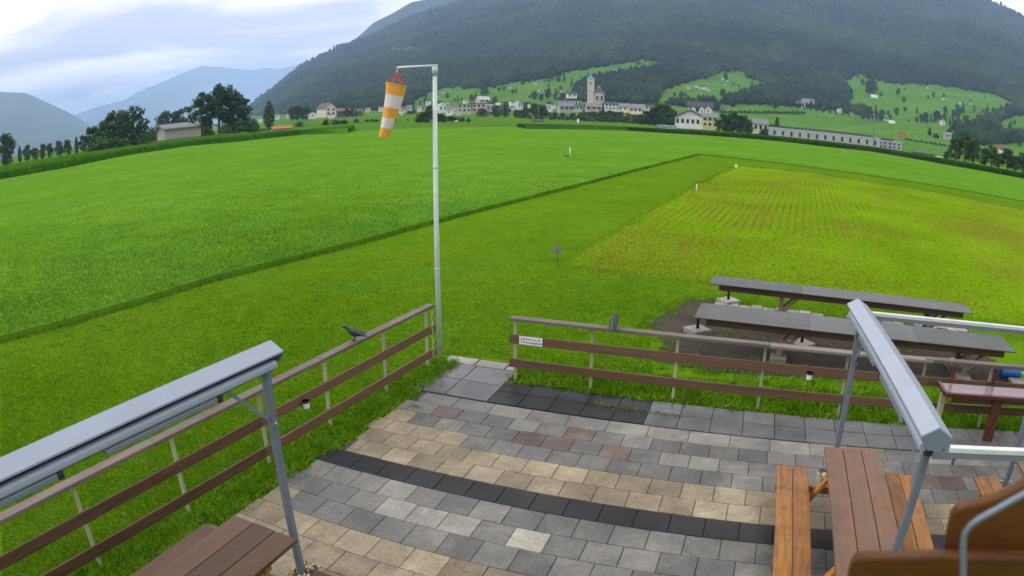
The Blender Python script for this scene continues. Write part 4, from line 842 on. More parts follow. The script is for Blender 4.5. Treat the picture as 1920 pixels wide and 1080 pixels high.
for x, yt, w, l in ((185, 248, 1, 'low bush at the foot of the dense grove'), (225, 250, 1.1, 'wide low bush under the dense grove')): plant(x, yt, 300, 222, 'bush', 'leaf_mid', l, None, w)
plant(310, 206, 275, 360, 'round', 'leaf_mid', 'rounded tree behind the roof of the shed', None, .95); plant(337, 200, 275, 365, 'round', 'leaf_dark', 'taller dark tree behind the roof of the shed', None, .85)
plant(287, 240, 275, 380, 'bush', 'leaf_mid', 'low bush left of the shed', None, .9)
plant(380, 171, 262, 268, 'tall', 'leaf_dark', 'tall open-crowned tree right of the shed', None, 1.35)
plant(410, 156, 262, 262, 'tall', 'leaf_dark', 'tallest open-crowned tree beside the shed gable', None, 1.25); plant(432, 158, 262, 264, 'tall', 'leaf_dark', 'tall open-crowned tree leaning to the right of its twin', None, 1.3); plant(446, 175, 262, 270, 'tall', 'leaf_dark', 'shorter open-crowned tree right of the tallest trees', None, 1.15)
for x, yt, w, l in ((393, 226, .8, 'bush under the tall open-crowned trees'), (440, 222, .9, 'rounded bush at the right foot of the tall trees'), (462, 214, 1, 'dark round bush beside the yellow green shrub'), (475, 224, .8, 'small bush between tall trees and poplar')): plant(x, yt, 256, 300, 'bush', 'leaf_mid', l, None, w)
plant(425, 228, 254, 295, 'bush', 'leaf_pale', 'pale green shrub under the tall trees', None, .8)
plant(505, 190, 245, 330, 'poplar', 'leaf_poplar', 'single slender poplar standing between tall trees and farmhouse', None, 1.25)
# centre fields
for x, yt, yb, w in ((561, 226, 232, 1.2), (612, 224, 231, 1.4), (630, 222, 231, 1.4), (645, 224, 232, 1.3)): plant(x, yt, yb+2, 330, 'bush', 'leaf_mid', 'low round bush in the fields left of the windsock', 'field bushes left of the windsock', w)
for x in (668, 688, 698, 706, 741, 765): plant(x, 222, 232, 345, 'bush', 'leaf_mid', 'small bush in the hedge line behind the windsock', 'hedge bushes behind the windsock', 1)
for x, yt, w, l in ((790, 208, 1.0, 'leafy bush left of the windsock pole'), (806, 199, 1.0, 'tall bush just behind the windsock pole'), (830, 210, 1.0, 'round bush right of the windsock pole'), (848, 214, 1.1, 'low bush right of the pole in the thicket'), (865, 218, 1.1, 'lower bush of the thicket right of the pole'), (878, 221, 1.1, 'lowest bush at the right end of the thicket')): plant(x, yt, 234, 300, 'bush', 'leaf_dark', l, None, w)
for x, yt in ((547, 200), (558, 196), (567, 200), (575, 197), (650, 200), (662, 198)): plant(x, yt, 216, 560, 'round', 'leaf_dark', 'dark tree among the farm houses at the foot of the ridge', 'trees among the old farm houses', .9)
# village belt: trees and hedges in front of and between the houses
VB = 'trees along the front of the village'
for x, yt, w in ((905, 201, 1), (930, 196, 1), (948, 192, .9), (968, 205, 1.1), (985, 203, 1), (1004, 192, .9), (1018, 196, 1), (1040, 209, 1.2), (1056, 210, 1.1), (1074, 211, 1.2), (1092, 210, 1.1), (1112, 207, 1.2), (1128, 206, 1.2), (1146, 206, 1.2), (1163, 208, 1.1), (1180, 212, 1), (1200, 213, 1.2), (1212, 205, 1), (1228, 196, .9), (1240, 190, .9), (1252, 196, 1), (1262, 208, 1)):
    lf_ = random.choice(['leaf_mid', 'leaf_dark']); lb = ('dark' if lf_ == 'leaf_dark' else 'mid-green')+' tree of the village belt '+('right of the beige apartment blocks' if x < 990 else 'before the grey roofed houses left of the church' if x < 1065 else 'below the church' if x < 1135 else 'before the white balconied house' if x < 1190 else 'between village and big white house')
    plant(x, yt, 221 if x < 1200 else 228, 430 if x < 1200 else 390, 'round', lf_, lb, lb.replace('tree', 'trees', 1), 1.1*w)
for x in range(980, 1240, 13): plant(x+random.uniform(-3, 3), 215+.03*(x-980)*.4, 224, 420, 'bush', 'leaf_mid', 'low hedge bush at the edge of the fields before the village', 'village hedge bushes', 1.4)
for x, yt, w, l in ((1358, 212, 1.15, 'dense dark tree right of the yellow house'), (1375, 208, 1.1, 'tallest dense tree right of the yellow house'), (1392, 212, 1.1, 'dense tree nearest the grey roofed house'), (1403, 222, .9, 'lower dense tree beside the grey roofed house'), (1346, 224, .8, 'low dark tree touching the yellow house')): plant(x, yt, 250, 330, 'round', 'leaf_dark', l, None, w)
plant(1457, 219, 240, 480, 'conifer', 'leaf_dark', 'pointed conifer behind the end of the long hall', None, 1.3); plant(1447, 228, 240, 480, 'bush', 'leaf_dark', 'dark bush beside the conifer behind the long hall')
plant(1433, 236, 250, 340, 'bush', 'leaf_dark', 'small dark bush in front of the grey roofed house')
# right edge
for x, yt, w, l in ((1790, 250, .95, 'tall dark-leaved poplar nearest the grey roofed house'), (1808, 244, 1.0, 'tallest broad poplar in the middle of the poplar group'), (1826, 254, .9, 'tall poplar nearest the leafy field-edge trees')): plant(x, yt, 310, 205, 'round', 'leaf_poplar', l, None, .8)
for x, yt, w in ((1774, 282, 1), (1845, 275, .9), (1858, 268, .8), (1872, 284, 1.1), (1888, 276, .9), (1904, 290, 1), (1917, 282, .9)): plant(x, yt, 320, 200, 'round', random.choice(['leaf_mid', 'leaf_dark']), 'leafy tree on the crop field edge near the poplars', 'trees on the crop field edge', 1.15*w)
def where(x, y):
    if y > 262: return 'among the trees behind the poplars'
    if x < 900: return 'on the meadow above the beige apartment blocks' if y < 205 else 'beside the windsock pole'
    if x < 1080: return 'on the meadow left of the church tower' if y > 150 else 'on the upper meadow left of the church spire'
    if x < 1246: return 'on the high meadow above the church'
    if x < 1350: return 'on the meadow above the white and yellow houses'
    if x < 1475: return 'on the meadow above the hillside hedge' if y < 170 else 'in the tree belt above the hillside hedge'
    if x < 1665: return 'by the pinkish farm behind the light mast' if y > 195 else 'below the wood edge above the light mast'
    if y < 190: return 'high on the broad meadow above the long hall'
    return 'low on the broad meadow above the long hall' if x < 1790 else 'in the thick trees right of the broad meadow'
# hillside: scattered meadow trees (pixel of the crown middle top, base)
HT = 'single trees scattered over the hillside meadows'
hill = [(1684, 164, 178), (1750, 172, 184), (1770, 174, 184), (1695, 180, 193), (1740, 178, 186), (1652, 173, 182), (1683, 201, 212), (1697, 199, 211), (1820, 186, 194), (1806, 190, 214), (1795, 193, 213), (1850, 202, 212), (1846, 180, 185), (1824, 196, 200), (1868, 208, 226), (1862, 212, 226), (1617, 147, 160), (1627, 150, 175), (1634, 147, 178), (1641, 150, 172), (1755, 206, 228), (1745, 212, 228), (1728, 212, 230), (1735, 208, 230), (1719, 219, 230), (1618, 204, 225), (1630, 198, 226), (1642, 197, 226), (1653, 204, 228), (1669, 214, 224), (1780, 215, 235), (1797, 218, 238), (1812, 214, 240), (1826, 222, 246), (1840, 218, 250), (1855, 222, 256), (1770, 212, 232), (1835, 240, 262), (1850, 244, 268), (1868, 238, 262), (1885, 246, 270), (1900, 240, 268), (1912, 250, 276), (1895, 224, 244),
        (1360, 135, 147), (1362, 141, 152), (1375, 155, 161), (1385, 157, 163), (1410, 154, 163), (1425, 153, 164), (1438, 151, 164), (1452, 152, 165), (1416, 165, 173), (1355, 166, 182), (1365, 175, 192), (1378, 172, 194), (1390, 175, 194), (1405, 173, 193), (1418, 165, 195), (1430, 175, 194), (1445, 178, 200), (1453, 182, 205), (1265, 172, 182), (1278, 170, 186), (1286, 172, 190), (1270, 182, 200), (1290, 184, 202), (1305, 186, 204), (1320, 190, 205), (1250, 188, 205), (1338, 188, 202), (1345, 193, 205),
        (800, 178, 184), (842, 158, 163), (795, 187, 193), (858, 178, 191), (852, 183, 191), (884, 176, 190), (892, 172, 190), (904, 168, 180), (911, 167, 180), (936, 163, 172), (945, 160, 170), (962, 166, 177), (968, 163, 176), (980, 150, 160), (1035, 122, 152), (1047, 140, 154), (1058, 135, 155), (1072, 145, 162), (1002, 170, 188), (1015, 175, 190), (1028, 164, 186), (1042, 165, 188), (1055, 172, 192), (1070, 176, 196), (1090, 148, 168), (1110, 140, 150), (1150, 136, 146), (1165, 133, 144), (1200, 116, 122), (1210, 130, 136), (825, 188, 200), (870, 187, 196), (928, 180, 195), (775, 178, 187), (755, 189, 200)]
for x, yt, yb in hill:
    kd = random.choice(['round', 'round', 'round', 'conifer']) if yb-yt > 11 else 'round'; lf_ = random.choice(['leaf_dark', 'leaf_dark', 'leaf_mid'])
    lb = ('pointed dark conifer ' if kd == 'conifer' else ('tall ' if yb-yt > 15 else 'small ')+('dark' if lf_ == 'leaf_dark' else 'mid-green')+' rounded tree ')+where(x, yb)
    plant(x, yt, yb, None, kd, lf_, lb, lb.replace('tree ', 'trees ').replace('conifer', 'conifers'), 1.0 if yb-yt < 20 else .9)
# more trees scattered over meadows and among the houses
r2 = random.Random(5)
def strew(poly, n, h0, h1, d=None):
    k = 0; P = np.array(poly); lo, hi = P.min(0), P.max(0)
    while k < n:
        x, y = r2.uniform(lo[0], hi[0]), r2.uniform(lo[1], hi[1])
        if not inpoly(np.array([[x, y]]), poly)[0]: continue
        k += 1; h = r2.uniform(h0, h1); kd = r2.choice(['round', 'round', 'bush', 'conifer']); lf_ = r2.choice(['leaf_dark', 'leaf_dark', 'leaf_mid'])
        lb = {'round': 'small rounded tree ', 'bush': 'low shrub ', 'conifer': 'small pointed conifer '}[kd]+where(x, y); plant(x, y-h*(.6 if kd == 'bush' else 1), y, d, kd, lf_, lb, lb.replace('tree ', 'trees ').replace('shrub', 'shrubs').replace('conifer', 'conifers'), 1.1)
strew(MEADOWS[0], 50, 5, 11); strew(MEADOWS[2], 10, 4, 8); strew(MEADOWS[4], 8, 4, 9); strew([(1590, 205), (1620, 200), (1800, 232), (1790, 240), (1600, 222)], 18, 6, 12); strew([(1240, 186), (1350, 190), (1350, 206), (1240, 204)], 14, 7, 13); strew([(690, 196), (800, 190), (800, 205), (690, 208)], 16, 5, 9)
strew([(1715, 212), (1800, 205), (1900, 214), (1905, 262), (1800, 262)], 44, 8, 17); strew([(1580, 140), (1700, 150), (1700, 165), (1600, 175)], 8, 5, 9)
for x in [r2.uniform(885, 1235) for _ in range(34)]:
    lb = 'dark garden tree between the houses '+('near the beige apartment blocks' if x < 960 else 'near the school building' if x < 1090 else 'near the church' if x < 1140 else 'at the yellow-gabled village end'); plant(x, r2.uniform(188, 199), 212, r2.uniform(590, 660), 'round', 'leaf_dark', lb, lb.replace('tree ', 'trees '), 1)
for x in range(1352, 1510, 9): plant(x, 206+.01*(x-1352), 212+.03*(x-1352)*.6, None, 'bush', 'leaf_dark', 'bush of the long hedge across the hillside meadow', 'hillside hedge bushes', 1.5)
for x in range(1460, 1600, 12): plant(x, 193+.14*(x-1460), 200+.14*(x-1460), None, 'round', 'leaf_dark', 'dark tree at the lower edge of the hillside wood', 'trees at the lower wood edge', 1.2)
for x in range(1700, 1790, 9): plant(x, 258+.16*(x-1700), 263+.16*(x-1700), None, 'bush', 'leaf_dark', 'bush of the hedge behind the orange banner', 'hedge bushes behind the long hall', 1.6)
# ================================================================ BUILDINGS
def house(px, ybase, wpx, hpx, label, wall='wall_white', roof='roof_dark', yaw=0.0, depth=1.0, roofk=.45, wins=0, d=None, cat='house', group=None, name='house', chimney=False, gable_front=False):
    """px,ybase: middle of the foot; wpx,hpx: wall width and wall height in pixels"""
    if d is None: p, d = on_land(px, ybase)
    else: p = at_d(px, ybase, d); p.z = tz(p)
    foot = at_d(px, ybase, d).z; s = d/FPX*1.03; w_, h = wpx*s, hpx*s; dp = w_*depth; base = min(foot-p.z, 0)-1.5
    p.z = foot; az = math.atan2(p.y, p.x)-math.pi/2+yaw; r = root(name, label, cat, p, az, group)
    x, y = w_/2, dp/2
    def lp(nm, mb, mat, par=r): return ob(nm, mb.mesh(nm), mat, par)
    rz = roofk*(dp if not gable_front else w_)*.55; o_ = .06*w_
    wb = MB().box(-x, x, -y, y, base, h)
    if gable_front: wb.add([(-x, -y, h), (x, -y, h), (0, -y, h+rz), (-x, y, h), (x, y, h), (0, y, h+rz)], [(0, 1, 2), (4, 3, 5)])
    else: wb.add([(-x, -y, h), (-x, y, h), (-x, 0, h+rz), (x, -y, h), (x, y, h), (x, 0, h+rz)], [(1, 0, 2), (3, 4, 5)])
    lp('wall', wb, wall); t_ = max(.25, .03*w_)
    if roofk > 0:
        rb = MB()
        if gable_front:
            for s_ in (-1, 1): rb.prism([(0, h+rz+t_), (s_*(x+o_), h-rz*o_/x+t_), (s_*(x+o_), h-rz*o_/x), (0, h+rz+.02)], (0, -y-o_, 0), ((1, 0, 0), (0, 0, 1)), (0, 1, 0), dp+2*o_)
        else:
            for s_ in (-1, 1): rb.prism([(0, h+rz+t_), (s_*(y+o_), h-rz*o_/y+t_), (s_*(y+o_), h-rz*o_/y), (0, h+rz+.02)], (-x-o_, 0, 0), ((0, 1, 0), (0, 0, 1)), (1, 0, 0), w_+2*o_)
        ro = lp('roof', rb, roof)
    else: ro = lp('roof', MB().box(-x-.3, x+.3, -y-.3, y+.3, h, h+.5), roof)
    if chimney: lp('chimney', MB().box(x*.3, x*.3+.05*w_, -.02*w_, .03*w_, h+rz*.6, h+rz*1.25), 'roof_grey', ro)
    if wins:
        fl = max(1, round(h/3.2)); n = wins
        for k in range(n):
            for q in range(fl):
                cx = -x+(k+.5)*w_/n; cz = (q+.55)*h/fl; a, b = min(.09*w_, .26*w_/n), .26*h/fl
                wo = lp('window', MB().box(cx-a, cx+a, -y-.10, -y+.05, cz-b, cz+b), 'glass'); 
    return r
# shed and small roof in the left field
house(341, 262, 86, 22, 'long low tan shed with pale metal roof behind the maize', 'wall_barn', 'roof_grey', .42, .45, .30, 0, 330, 'shed', None, 'shed')
house(527, 246, 34, 5, 'small shed with an orange tiled roof behind the maize', 'wall_barn', 'roof_orange', .2, .6, .35, 0, 290, 'shed', None, 'shed')
# old farm houses
house(612, 217, 22, 14, 'large old farmhouse with white gable under the wooded ridge', 'wall_cream', 'roof_brown', .5, 1.6, .75, 2, 620, gable_front=True, chimney=True)
house(648, 216, 34, 8, 'long brown barn joined to the old farmhouse', 'wall_wood', 'roof_red', .1, .5, .5, 0, 640, 'barn', None, 'barn')
house(668, 216, 24, 7, 'second brown barn right of the old farmhouse', 'wall_wood', 'roof_brown', 0, .6, .5, 0, 660, 'barn', None, 'barn')
house(584, 220, 15, 6, 'white gabled house with dark roof left of the farmhouse', 'wall_white', 'roof_violet', .3, .9, .5, 1, 560, gable_front=True)
house(571, 220, 10, 5, 'low grey house beside the white gabled house', 'wall_grey', 'roof_grey', 0, .8, .4, 1, 590)
house(621, 219, 11, 4, 'low white garage before the brown barn', 'wall_white', 'roof_dark', 0, .8, .3, 0, 560, 'garage', None, 'garage')
house(519, 221, 9, 5, 'small white house right of the poplar', 'wall_white', 'roof_grey', .2, .8, .4, 1, 560)
house(541, 219, 7, 5, 'small cream house among the old farm trees', 'wall_cream', 'roof_brown', .2, .8, .5, 1, 600)
house(488, 226, 7, 3, 'tiny white hut left of the poplar', 'wall_white', 'roof_grey', 0, .8, .3, 0, 470, 'hut', None, 'hut')
GV = 'small houses of the village edge'
for x, yb, w_, h, wa, ro in ((755, 209, 11, 6, 'wall_cream', 'roof_brown'), (690, 208, 8, 5, 'wall_cream', 'roof_brown'), (714, 206, 8, 5, 'wall_white', 'roof_brown'), (768, 205, 9, 5, 'wall_grey', 'roof_grey'), (787, 206, 8, 5, 'wall_white', 'roof_grey'), (753, 212, 6, 4, 'wall_white', 'roof_grey'), (803, 195, 9, 6, 'wall_white', 'roof_dark'), (800, 209, 16, 8, 'wall_grey', 'roof_brown'), (836, 205, 16, 8, 'wall_grey', 'roof_grey'), (852, 212, 9, 8, 'wall_white', 'roof_grey'), (873, 193, 8, 4, 'wall_white', 'roof_grey'), (905, 192, 20, 5, 'wall_pink', 'roof_pale'), (918, 207, 14, 8, 'wall_grey', 'roof_grey'), (932, 206, 12, 9, 'wall_grey', 'roof_pale'), (959, 196, 7, 5, 'wall_white', 'roof_dark'), (974, 202, 10, 6, 'wall_white', 'roof_grey'), (964, 204, 24, 5, 'wall_white', 'roof_pale'), (992, 199, 5, 4, 'wall_white', 'roof_dark'), (1029, 207, 12, 8, 'wall_white', 'roof_grey'), (1037, 201, 8, 5, 'wall_white', 'roof_violet'), (970, 191, 5, 3, 'wall_white', 'roof_dark')):
    lb = 'small %s house with %s roof %s' % (wa[5:], ro[5:], 'behind the windsock' if x < 800 else 'round the white gabled house by the pole' if x < 880 else 'round the beige apartment blocks' if x < 950 else 'left of the school building')
    house(x, yb, w_, h, lb, wa, ro, random.uniform(-.6, .6), random.uniform(.7, 1.2), .45, 2 if w_ > 9 else 1, random.uniform(520, 640), group=lb.replace('house', 'houses', 1))
house(828, 208, 15, 9, 'white gabled house just right of the windsock pole', 'wall_white', 'roof_pale', .3, 1.1, .6, 2, 500, gable_front=True)
house(871, 211, 24, 15, 'beige apartment block nearest the white gabled house with flat dark roof', 'wall_beige', 'roof_dark', 0, .6, 0, 3, 500, 'building', None, 'apartment_block')
house(898, 210, 24, 15, 'beige apartment block farther from the windsock pole with flat dark roof', 'wall_beige', 'roof_dark', 0, .6, 0, 3, 505, 'building', None, 'apartment_block')
house(842, 213, 12, 5, 'bright white container below the white gabled house', 'white_far', 'roof_pale', 0, .5, 0, 1, 470, 'container', None, 'container')
house(859, 213, 11, 4, 'low cream container before the beige block', 'wall_cream', 'roof_pale', 0, .5, 0, 0, 470, 'container', None, 'container')
house(905, 214, 22, 3, 'low dark-roofed barn before the beige blocks', 'wall_wood', 'roof_dark', 0, .8, .3, 0, 465, 'barn', None, 'barn')
# village centre round the church
house(1072, 182, 17, 6, 'white house with broad hipped roof left of the church', 'wall_white', 'roof_dark', .2, .7, .6, 2, 700)
house(1066, 198, 46, 9, 'long cream school building with a row of dark windows', 'wall_cream', 'roof_dark', 0, .3, 0, 8, 620, 'building', None, 'school_building')
house(1080, 207, 24, 8, 'lower cream wing before the school building', 'wall_cream', 'roof_violet', 0, .5, .4, 4, 580)
house(1060, 208, 26, 9, 'large grey roofed house before the school', 'wall_grey', 'roof_grey', .3, .7, .6, 3, 560)
house(1112, 207, 28, 7, 'broad grey barn-roofed house below the church', 'wall_pink', 'roof_grey', .2, .6, .6, 3, 560)
house(1147, 206, 26, 11, 'white balconied house right of the church', 'wall_white', 'roof_violet', .1, .6, .3, 4, 560)
house(1172, 208, 20, 8, 'grey roofed yellow gabled house right of the balconied house', 'wall_yellow', 'roof_grey', -.5, .8, .6, 2, 540)
house(1197, 211, 26, 8, 'wide grey roofed house with yellow gable at the village end', 'wall_yellow', 'roof_grey', -.5, .8, .6, 3, 520)
house(1219, 205, 16, 6, 'white house with a chimney at the yellow-gabled village end', 'wall_white', 'roof_dark', 0, .7, .4, 3, 560, chimney=True)
house(1230, 209, 9, 4, 'small grey house at the yellow-gabled village end', 'wall_grey', 'roof_grey', 0, .8, .4, 1, 540)
# church: tower with spire, nave with dark hipped roof and apse
p, dch = on_land(1115, 194); dch = 800.0; p = at_d(1115, 196, dch); fz = p.z; az = math.atan2(p.y, p.x)-math.pi/2; ch = root('church', 'pale stone church with square tower and pointed green spire', 'church', p, az); s = dch/FPX*1.03
def cp_(nm, mb, mat, par=ch): return ob(nm, mb.mesh(nm), mat, par)
tx, tw, th = -7.0*s, 6.3*s, 46*s
twr = cp_('tower', MB().box(tx-tw, tx+tw, -tw, tw, -14, th), 'wall_cream')
spr = cp_('spire', MB().tube([(tx, 0, th+.1), (tx, 0, th+1.2), (tx, 0, th+7*s), (tx, 0, th+19*s)], [tw*1.25, tw*1.1, tw*.35, .08], 8), 'copper', ch)
for q in (.86, .55): cp_('belfry_window', MB().box(tx-tw*.35, tx+tw*.35, -tw-.12, -tw+.2, th*q-3*s*.9, th*q+3*s*.5), 'wall_brown' if q > .8 else 'wall_beige', twr)
nx, nw, nh = 8*s, 9.5*s, 22*s
nav = cp_('nave', MB().box(nx-nw, nx+nw, -.2*nw, 4*nw, -14, nh), 'wall_beige')
apse = cp_('apse', MB().tube([(nx, -.2*nw, -14), (nx, -.2*nw, nh-.5)], nw*.93, 10), 'wall_beige')
cp_('roof', MB().add([(nx-nw*1.1, -.9*nw, nh), (nx+nw*1.1, -.9*nw, nh), (nx+nw*1.1, 4.1*nw, nh), (nx-nw*1.1, 4.1*nw, nh), (nx, -.1*nw, nh+11*s), (nx, 4.1*nw, nh+11*s)], [(0, 1, 4), (1, 2, 5, 4), (3, 0, 4, 5), (2, 3, 5), (3, 2, 1, 0)]), 'roof_brown')
cp_('gable', MB().prism([(-nw*.95, 0), (nw*.95, 0), (0, 14.5*s)], (nx, 1.6*nw, nh), ((1, 0, 0), (0, 0, 1)), (0, 1, 0), .6), 'wall_cream')
for dx in (-.42, .5): cp_('window', MB().box(nx+dx*nw-1.1, nx+dx*nw+1.1, -1.16*nw, -.8*nw, nh*.35, nh*.72), 'glass', nav)
# white and yellow houses beyond the crop
house(1296, 236, 56, 15, 'big white house with dark windows and broad violet roof behind the crop', 'wall_white', 'roof_violet', -.12, .55, .42, 6, 350, gable_front=True)
house(1330, 238, 28, 18, 'yellow house with grey mansard roof and round dormers', 'wall_yellow', 'roof_grey', .1, .8, .55, 3, 345, chimney=False)
house(1285, 222, 30, 8, 'low house with pink-brown roof behind the big white house', 'wall_white', 'roof_red', .3, .6, .5, 2, 400)
house(1313, 213, 44, 12, 'dark-roofed white house with three gables behind the yellow house', 'wall_white', 'roof_dark', 0, .6, .6, 4, 430)
for dx, w_ in ((1300, 9), (1316, 9), (1328, 10)): house(dx, 213, w_, 9, 'white gable front of the dark-roofed house behind the yellow house', 'wall_white', 'roof_dark', 0, .8, .8, 1, 421, group='gable fronts of the dark-roofed house', gable_front=True)
house(1252, 241, 33, 4, 'low pale field hut in front of the village belt', 'wall_grey', 'roof_pale', 0, .3, 0, 0, 300, 'hut', None, 'hut')
house(1008, 231, 20, 4, 'small dark hut at the end of the crop field', 'wall_wood', 'roof_dark', 0, .6, .3, 0, 330, 'hut', None, 'hut')
# long hall
house(1424, 246, 28, 14, 'grey roofed house at the conifer end of the long hall', 'wall_cream', 'roof_grey', .2, .8, .6, 3, 400)
def hall(pA, pB, htpx, dA, dB, label, wall, nwin, name, rows=1):
    A, B = at_d(*pA, dA), at_d(*pB, dB); A.z = B.z = min(A.z, B.z); L = (Vector((B.x, B.y, 0))-Vector((A.x, A.y, 0))); w_ = L.length; ang = math.atan2(L.y, L.x); h = htpx*(dA+dB)/2/FPX
    r = root(name, label, 'building', (A.x, A.y, A.z), ang)
    def lp(nm, mb, mat, par=r): return ob(nm, mb.mesh(nm), mat, par)
    wl = lp('wall', MB().box(0, w_, 0, 22, -4, h), wall); lp('parapet', MB().box(-.2, w_+.2, -.15, 22.1, h, h+.45), 'roof_pale'); lp('roof', MB().box(4, w_-4, 6, 20, h+.45, h+1.4), 'roof_dark')
    for k in range(nwin):
        x = w_*(k+.7)/(nwin+.3)
        for q in range(rows): z = h*(q+.5)/rows; lp('window', MB().box(x-.55, x+.55, -.10, .2, z-.26*h/rows, z+.26*h/rows), 'glass', wl)
    n = 16
    for k in range(n+1): lp('joint', MB().box(w_*k/n-.05, w_*k/n+.05, -.05, .1, -4, h), 'wall_grey', wl)
    return r
hall((1441, 252), (1650, 277.5), 16, 330, 330, 'long low grey industrial hall with a row of dark windows', 'wall_hall', 13, 'industrial_hall')
hall((1610, 277), (1690, 289), 20, 350, 352, 'grey office wing with bands of windows at the end of the hall', 'wall_grey', 9, 'office_wing', 3)
hall((1694, 289), (1768, 304), 6, 330, 330, 'low pale wall continuing beyond the office wing', 'wall_hall', 3, 'yard_wall')
house(1691, 255.5, 15, 5, 'orange banner stand on the meadow behind the hall', 'roof_orange', 'roof_orange', 0, .08, 0, 0, 560, 'banner', None, 'banner')
# hillside farms
house(1500, 200, 15, 8, 'pale barn with black roof beside the hillside wood', 'wall_cream', 'roof_dark', .1, .7, .4, 1, None, 'barn', None, 'barn')
house(1515, 203, 22, 9, 'large farmhouse with white front and grey roof below the hillside wood', 'wall_white', 'roof_grey', -.2, .8, .8, 3)
house(1574, 211, 8, 6, 'small white gabled chalet below the wood', 'wall_white', 'roof_dark', .4, .9, .6, 1, gable_front=True)
house(1627, 224, 26, 7, 'long pinkish farm with brown roof behind the light mast', 'wall_pink', 'roof_brown', .1, .5, .5, 3)
house(1596, 217, 7, 5, 'small pink hut above the bright meadow', 'wall_pink', 'roof_brown', .1, .8, .5, 1)
house(1660, 227, 8, 4, 'tiny white hut right of the light mast', 'wall_white', 'roof_dark', .1, .8, .5, 0)
house(1767, 234, 9, 7, 'white gabled house in the trees above the orange banner', 'wall_white', 'roof_dark', .3, .9, .6, 1, gable_front=True)
house(1757, 222, 8, 3, 'white long house above the gabled house in the trees', 'wall_white', 'roof_brown', 0, .7, .4, 1)
house(1763, 214, 10, 6, 'grey farmhouse among the upper hillside trees', 'wall_grey', 'roof_grey', .2, .8, .5, 1)
house(1877, 283, 16, 4, 'house with dark red roof among the trees behind the poplars', 'wall_white', 'roof_red', .1, .8, .8, 1, 330)
house(1776, 258, 16, 5, 'grey roofed house left of the tall poplars', 'wall_grey', 'roof_grey', .1, .8, .6, 1, 500)
HF = 'tiny farmhouses scattered on the hillside'
for x, yb, w_, h in ((850, 163, 5, 2.5), (831, 175, 6, 3), (820, 183, 5, 3), (1005, 158, 6, 3), (960, 166, 6, 3.5), (1028, 169, 6, 3), (1055, 172, 8, 3), (1014, 173, 8, 4), (1152, 134, 6, 4), (1157, 133, 5, 3), (1201, 136, 5, 2.5), (1215, 135, 5, 2.5), (1212, 136, 4, 2), (1292, 167, 7, 4), (1277, 156, 5, 3), (1306, 164, 5, 3), (1328, 171, 7, 3), (1318, 167, 12, 4), (1355, 150, 5, 3), (1360, 160, 5, 2.5), (1364, 154, 5, 2.5), (1452, 167, 6, 5), (1262, 186, 7, 3), (1258, 189, 9, 3), (1275, 178, 7, 3), (1348, 193, 8, 4), (1364, 207, 8, 3), (1396, 180, 4, 4), (1407, 184, 4, 3), (1740, 166, 4, 2), (1763, 186, 7, 2), (1770, 187, 5, 2), (1780, 186, 5, 2), (1820, 196, 3, 4), (1800, 196, 5, 3), (1635, 180, 4, 2), (1902, 262, 9, 5), (1915, 253, 8, 5), (733, 215, 6, 4), (1235, 187, 5, 3), (1284, 182, 5, 3)):
    wa, ro = random.choice(['wall_white', 'wall_white', 'wall_cream', 'wall_grey']), random.choice(['roof_dark', 'roof_brown', 'roof_grey'])
    lb = 'tiny %s farmhouse with %s roof %s' % (wa[5:], ro[5:], where(x, yb)); house(x, yb, w_, h, lb, wa, ro, random.uniform(-.5, .5), .8, .5, 1, group=lb.replace('house', 'houses', 1))
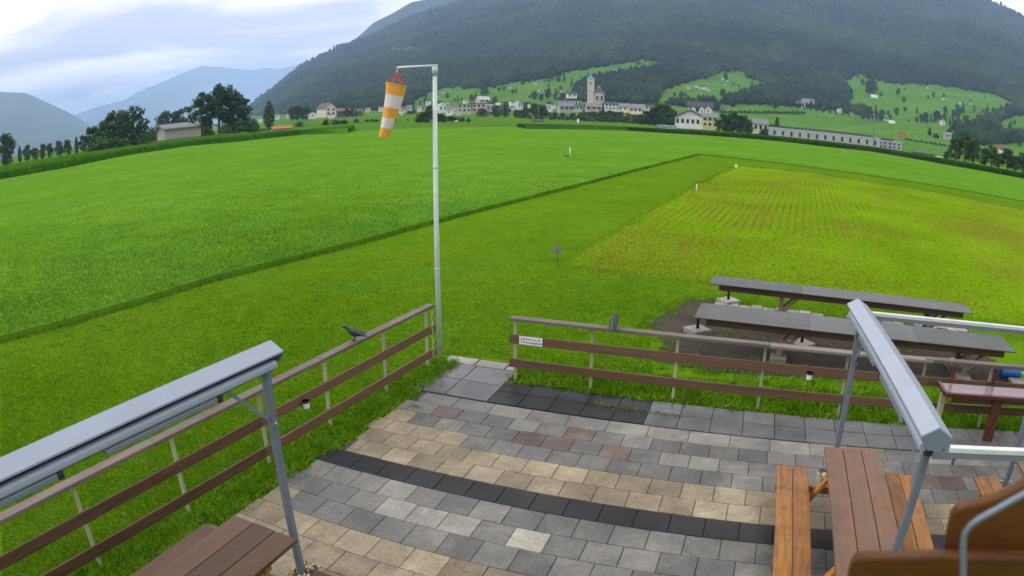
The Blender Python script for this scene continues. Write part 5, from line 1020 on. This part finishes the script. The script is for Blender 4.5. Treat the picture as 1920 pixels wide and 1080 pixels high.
# ================================================================ MASTS AND POLES
def mast(px, ytop, ybase, d, label, rad, mat, head=None, group=None, name='utility_pole'):
    p = at_d(px, ybase, d); p.z = tz(p); h = at_d(px, ytop, d).z-p.z; r = root(name, label, 'pole', p, math.atan2(p.y, p.x)-math.pi/2, group)
    ob('shaft', MB().tube([(0, 0, -.5), (0, 0, h*.5), (0, 0, h)], [rad, rad*.8, rad*.6], 8).mesh('shaft'), mat, r, smooth=True)
    if head: ob('lamp_head', MB().box(-1.3, 1.3, -.25, .25, h-.4, h+.7).mesh('lamp_head'), 'white_far', r)
    else: ob('crossarm', MB().box(-.9, .9, -.06, .06, h-.7, h-.55).mesh('crossarm'), mat, r)
mast(1637, 181, 290, 240, 'tall floodlight mast with white lamp head before the long hall', .14, 'mast', True, None, 'light_mast')
mast(1670, 229, 294, 250, 'shorter floodlight mast beside the office wing', .12, 'mast', True, None, 'light_mast')
for x, yt, yb, d in ((1091, 153, 224, 420), (1097, 150, 224, 425)): mast(x, yt, yb, d, 'tall thin dark mast in front of the church tower', .16, 'mast', None, 'twin masts before the church', 'radio_mast')
for x, yt, yb in ((1046, 193, 224), (1060, 193, 224), (1183, 213, 230), (1196, 213, 231), (1010, 185, 221), (943, 192, 215), (664, 203, 217)): mast(x, yt, yb, 400, 'pale wooden utility pole at the edge of the village', .14, 'pole_pale', None, 'utility poles before the village')
p = at_d(1084, 223, 330); p.z = tz(p); r = root('white_tank', 'bright white upright tank standing before the village hedge', 'tank', p); ob('tank_body', MB().tube([(0, 0, -.5), (0, 0, 1.6), (0, 0, 1.9)], [.55, .55, .2], 12).mesh('tank_body'), 'white_far', r, smooth=True)
# white bales and small bright things far out in the fields
for x, y in ((767, 231), (848, 231), (854, 231), (796, 231), (757, 231), (670, 232)):
    p = at_z(x, y, .2); r = root('white_bale', 'small white wrapped bale lying far out in the fields', 'bale', (p.x, p.y, 0), 0, 'white bales in the far fields'); ob('bale_body', MB().tube([(-.9, 0, .75), (-.85, 0, .75), (.85, 0, .75), (.9, 0, .75)], [.7, .8, .8, .7], 12).mesh('bale'), 'white_far', r, smooth=True)
# ================================================================ AIR
hz = ob('haze', MB().box(-20000, 20000, -20000, 20000, -9, 1340).mesh('haze'), None); props(hz, 'thin blue valley haze', 'haze', None, 'stuff')
hm = bpy.data.materials.new('haze_air'); hm.use_nodes = True; hm.node_tree.nodes.clear(); o_ = hm.node_tree.nodes.new('ShaderNodeOutputMaterial'); v_ = hm.node_tree.nodes.new('ShaderNodeVolumePrincipled')
v_.inputs['Color'].default_value = (.47, .67, 1.0, 1); v_.inputs['Density'].default_value = 1.4e-4; v_.inputs['Anisotropy'].default_value = 0.0
hm.node_tree.links.new(v_.outputs[0], o_.inputs['Volume']); hz.data.materials.append(hm)
